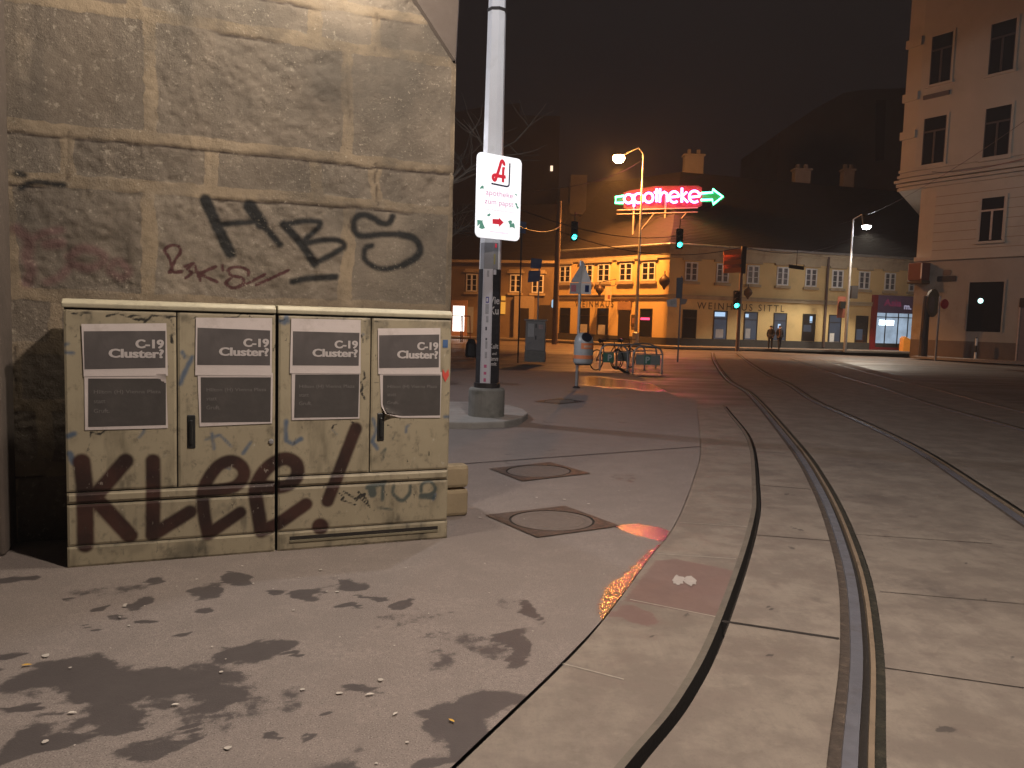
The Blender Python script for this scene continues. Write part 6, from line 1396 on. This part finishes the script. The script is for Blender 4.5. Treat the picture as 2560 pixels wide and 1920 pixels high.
# ================================================================== TWO PEOPLE
def person(px, py, h, face, label, coat, step=0.0, scarf=None):
    b0 = G(px, py); k = h / 1.75; ca, sa = math.cos(face), math.sin(face)
    J = {'pel': (0, 0, .95), 'spi': (0, .0, 1.15), 'che': (0, 0, 1.36), 'nec': (0, .01, 1.50), 'hea': (0, .02, 1.60), 'top': (0, .02, 1.70)}
    E = [('pel', 'spi'), ('spi', 'che'), ('che', 'nec'), ('nec', 'hea'), ('hea', 'top')]
    Rr = {'pel': .15, 'spi': .155, 'che': .17, 'nec': .06, 'hea': .095, 'top': .075}
    for s_, n in ((1, 'l'), (-1, 'r')):
        J.update({'sh' + n: (.19 * s_, 0, 1.42), 'el' + n: (.26 * s_, -.02, 1.15), 'wr' + n: (.20 * s_, .13, .97), 'ha' + n: (.17 * s_, .17, .91)}); E.extend([('che', 'sh' + n), ('sh' + n, 'el' + n), ('el' + n, 'wr' + n), ('wr' + n, 'ha' + n)]); Rr.update({'sh' + n: .085, 'el' + n: .065, 'wr' + n: .045, 'ha' + n: .04})
        J.update({'hi' + n: (.09 * s_, 0, .90), 'kn' + n: (.10 * s_, .06 + step * s_ * .5, .50), 'an' + n: (.10 * s_, -.02 + step * s_, .09), 'to' + n: (.11 * s_, .13 + step * s_, .045)}); E.extend([('pel', 'hi' + n), ('hi' + n, 'kn' + n), ('kn' + n, 'an' + n), ('an' + n, 'to' + n)]); Rr.update({'hi' + n: .10, 'kn' + n: .068, 'an' + n: .05, 'to' + n: .042})
    ks = list(J); me = bpy.data.meshes.new('person'); tw = lambda p: ((p[0] * ca - p[1] * sa) * k, (p[0] * sa + p[1] * ca) * k, p[2] * k)
    me.from_pydata([tw(J[n]) for n in ks], [(ks.index(a), ks.index(c)) for a, c in E], [])
    ob = bpy.data.objects.new('t', me); COL.objects.link(ob); md = ob.modifiers.new('s', 'SKIN'); 
    for i, n in enumerate(ks): me.skin_vertices[0].data[i].radius = (Rr[n] * k, Rr[n] * k * (0.8 if n in ('che', 'spi', 'pel') else 1)); me.skin_vertices[0].data[i].use_root = (n == 'pel')
    ob.modifiers.new('u', 'SUBSURF').levels = 2
    dg = bpy.context.evaluated_depsgraph_get(); m2 = bpy.data.meshes.new_from_object(ob.evaluated_get(dg)); bpy.data.objects.remove(ob)
    m2.materials.clear(); [m2.materials.append(x) for x in (CLOTHB, coat, SKIN, BLACKP)]
    for p in m2.polygons:
        z = p.center.z / k; r = math.hypot(p.center.x, p.center.y) / k
        p.material_index = 3 if z < 0.10 else 2 if (z > 1.52 or (z < .955 and z > .8 and r > .19)) else 1 if z > 0.86 else 0; p.use_smooth = True
    t_ = thing('person', label, 'person', b0, 'two people on the far pavement'); o = bpy.data.objects.new('body', m2); COL.objects.link(o); o.parent = t_
    H_ = Vector(tw((0, 0.0, 1.64))) + b0; b = MB(); b.lathe(H_, [(0.088 * k, -0.04 * k), (0.108 * k, 0.01 * k), (0.10 * k, 0.06 * k), (0.06 * k, 0.105 * k), (0.02 * k, 0.115 * k)], 14); b.build('hair', HAIRM, t_, smooth=True)
    b = MB(); f_ = Vector((-sa, ca, 0)); b.lathe(Vector(tw((0, 0, .80))) + b0, [(0.185 * k, 0), (0.20 * k, 0.12 * k), (0.185 * k, 0.3 * k)], 14); b.build('coat_hem', coat, t_, smooth=True)
    if scarf: b = MB(); b.box(Fr((b0.x, b0.y), (1, 0)), -0.09, 0.05, 0.95 * k, 1.42 * k, 0.10, 0.20); b.build('front_panel', scarf, t_, bevel=0.03)
    return t_
person(1925, 875, 1.72, 2.6, 'person in black jacket standing left, hands together', CLOTHK, 0.04); person(1947, 876, 1.74, 3.4, 'person on the right with brownish open front and dark coat', CLOTHK, 0.12, CLOTHR)

# ================================================================== OVERHEAD WIRES
def wire(a, b_, label, sag=0.5, r=0.012):
    pa, pb = P(*a), P(*b_); pts = [pa.lerp(pb, t_) - Vector((0, 0, sag * 4 * t_ * (1 - t_))) for t_ in np.linspace(0, 1, 14)]
    m_ = MB(); m_.tube(pts, r, 5); tag(m_.build('overhead_wire', DARKM), label, 'wire', 'tram wires over the square')
wire((1290, 520, 30), (1720, 585, 46), 'wire from the mast to the light at the inn corner', 0.6, 0.02); wire((1285, 560, 26), (1400, 566, 50), 'wire from the mast to the timber pole', 0.3, 0.02)
wire((1390, 575, 44), (1860, 617, 50), 'wire carrying the hung traffic lights past the inn eaves', 0.9, 0.025); wire((1860, 617, 51), (2140, 590, 60), 'wire between the signal mast and the white lamp', 0.8, 0.025)
wire((2600, 275, 30), (2100, 560, 60), 'wire slanting across the cream house front', 0.6, 0.010); wire((2620, 380, 24), (2330, 430, 46), 'wire bolted to the cream house cornice', 0.2, 0.02); wire((1280, 480, 24), (1611, 396, 55.9), 'faint wire left of the orange lamp', 0.5, 0.015)
# ================================================================== BARE TREE BEHIND THE ABUTMENT
tr_ = thing('bare_tree', 'leafless tree behind the abutment, thin branches reaching past its edge', 'tree', (-4.2, 24, 0)); rt = random.Random(11); tk, bn = MB(), MB()
def grow(p, d, L, r, lv):
    pts = [p]; dd = d.copy()
    for i in range(5): dd = (dd + Vector((rt.uniform(-.22, .22), rt.uniform(-.22, .22), rt.uniform(-.1, .14)))).normalized(); pts.append(pts[-1] + dd * L / 5)
    (tk if lv == 0 else bn).tube(pts, [r * (1 - 0.12 * i) for i in range(6)], 6 if lv < 2 else 4)
    if lv < 4:
        for i in range(4 if lv < 3 else 3):
            q = pts[2 + rt.randrange(4)]; a = rt.uniform(0, 6.28); nd = (dd * 0.6 + Vector((math.cos(a), math.sin(a), rt.uniform(-0.15, 0.6))) * 0.8).normalized(); grow(q, nd, L * rt.uniform(.55, .78), r * 0.5, lv + 1)
grow(Vector((-4.2, 24, 0)), Vector((0.05, 0, 1)), 5.2, 0.2, 0); tk.build('trunk', BARK, tr_, fix=False); bn.build('branches', BARK, tr_, fix=False)
# ================================================================== FALLEN LEAVES
def leaf(px, py, r, m_, label, ang):
    c = G(px, py, 0.008); t_ = MB(); pts = []
    for i, (u, w_) in enumerate(((-1, 0), (-0.5, 0.35), (0.1, 0.42), (0.6, 0.25), (1.15, 0), (0.55, -0.3), (0, -0.4), (-0.55, -0.3))): pts.append(c + Vector((r * (u * math.cos(ang) - w_ * math.sin(ang)), r * (u * math.sin(ang) + w_ * math.cos(ang)), 0.006 * (abs(w_)))))
    t_.poly(pts); tag(t_.build('fallen_leaf', m_, fix=False), label, 'leaf', 'leaves and scraps lying on the pavement')
leaf(66, 1662, 0.020, LEAFY, 'bright yellow leaf on the pavement at the far left', 0.3); leaf(988, 1784, 0.014, LEAFW, 'pale scrap on the clean pavement in front', 1.1); leaf(1129, 1801, 0.016, LEAFY, 'yellowish leaf in the dark stain near the slab seam', 2.4); leaf(924, 1735, 0.018, LEAFW, 'pale leaf below the small dark stain', 0.4)
leaf(438, 1761, 0.016, LEAFW, 'white scrap inside the big dark stain', 0.2); leaf(180, 1781, 0.017, LEAFW, 'white scrap at the lower left below the yellow leaf', 0.1)

# ================================================================== NIGHT HAZE
hz_ = MB(); hz_.abox(-240, 240, -120, 330, -1.2, 42); ho = hz_.build('haze', [], None); struct(ho, 'stuff'); ho.data.materials.clear()
hm = bpy.data.materials.new('night_haze'); hm.use_nodes = True; hn = hm.node_tree; hn.nodes.remove(hn.nodes['Principled BSDF'])
pv = hn.nodes.new('ShaderNodeVolumePrincipled'); pv.inputs['Color'].default_value = (0.9, 0.9, 0.92, 1); pv.inputs['Density'].default_value = 0.0009; pv.inputs['Anisotropy'].default_value = 0.0
hn.links.new(pv.outputs[0], hn.nodes['Material Output'].inputs['Volume']); ho.data.materials.append(hm)
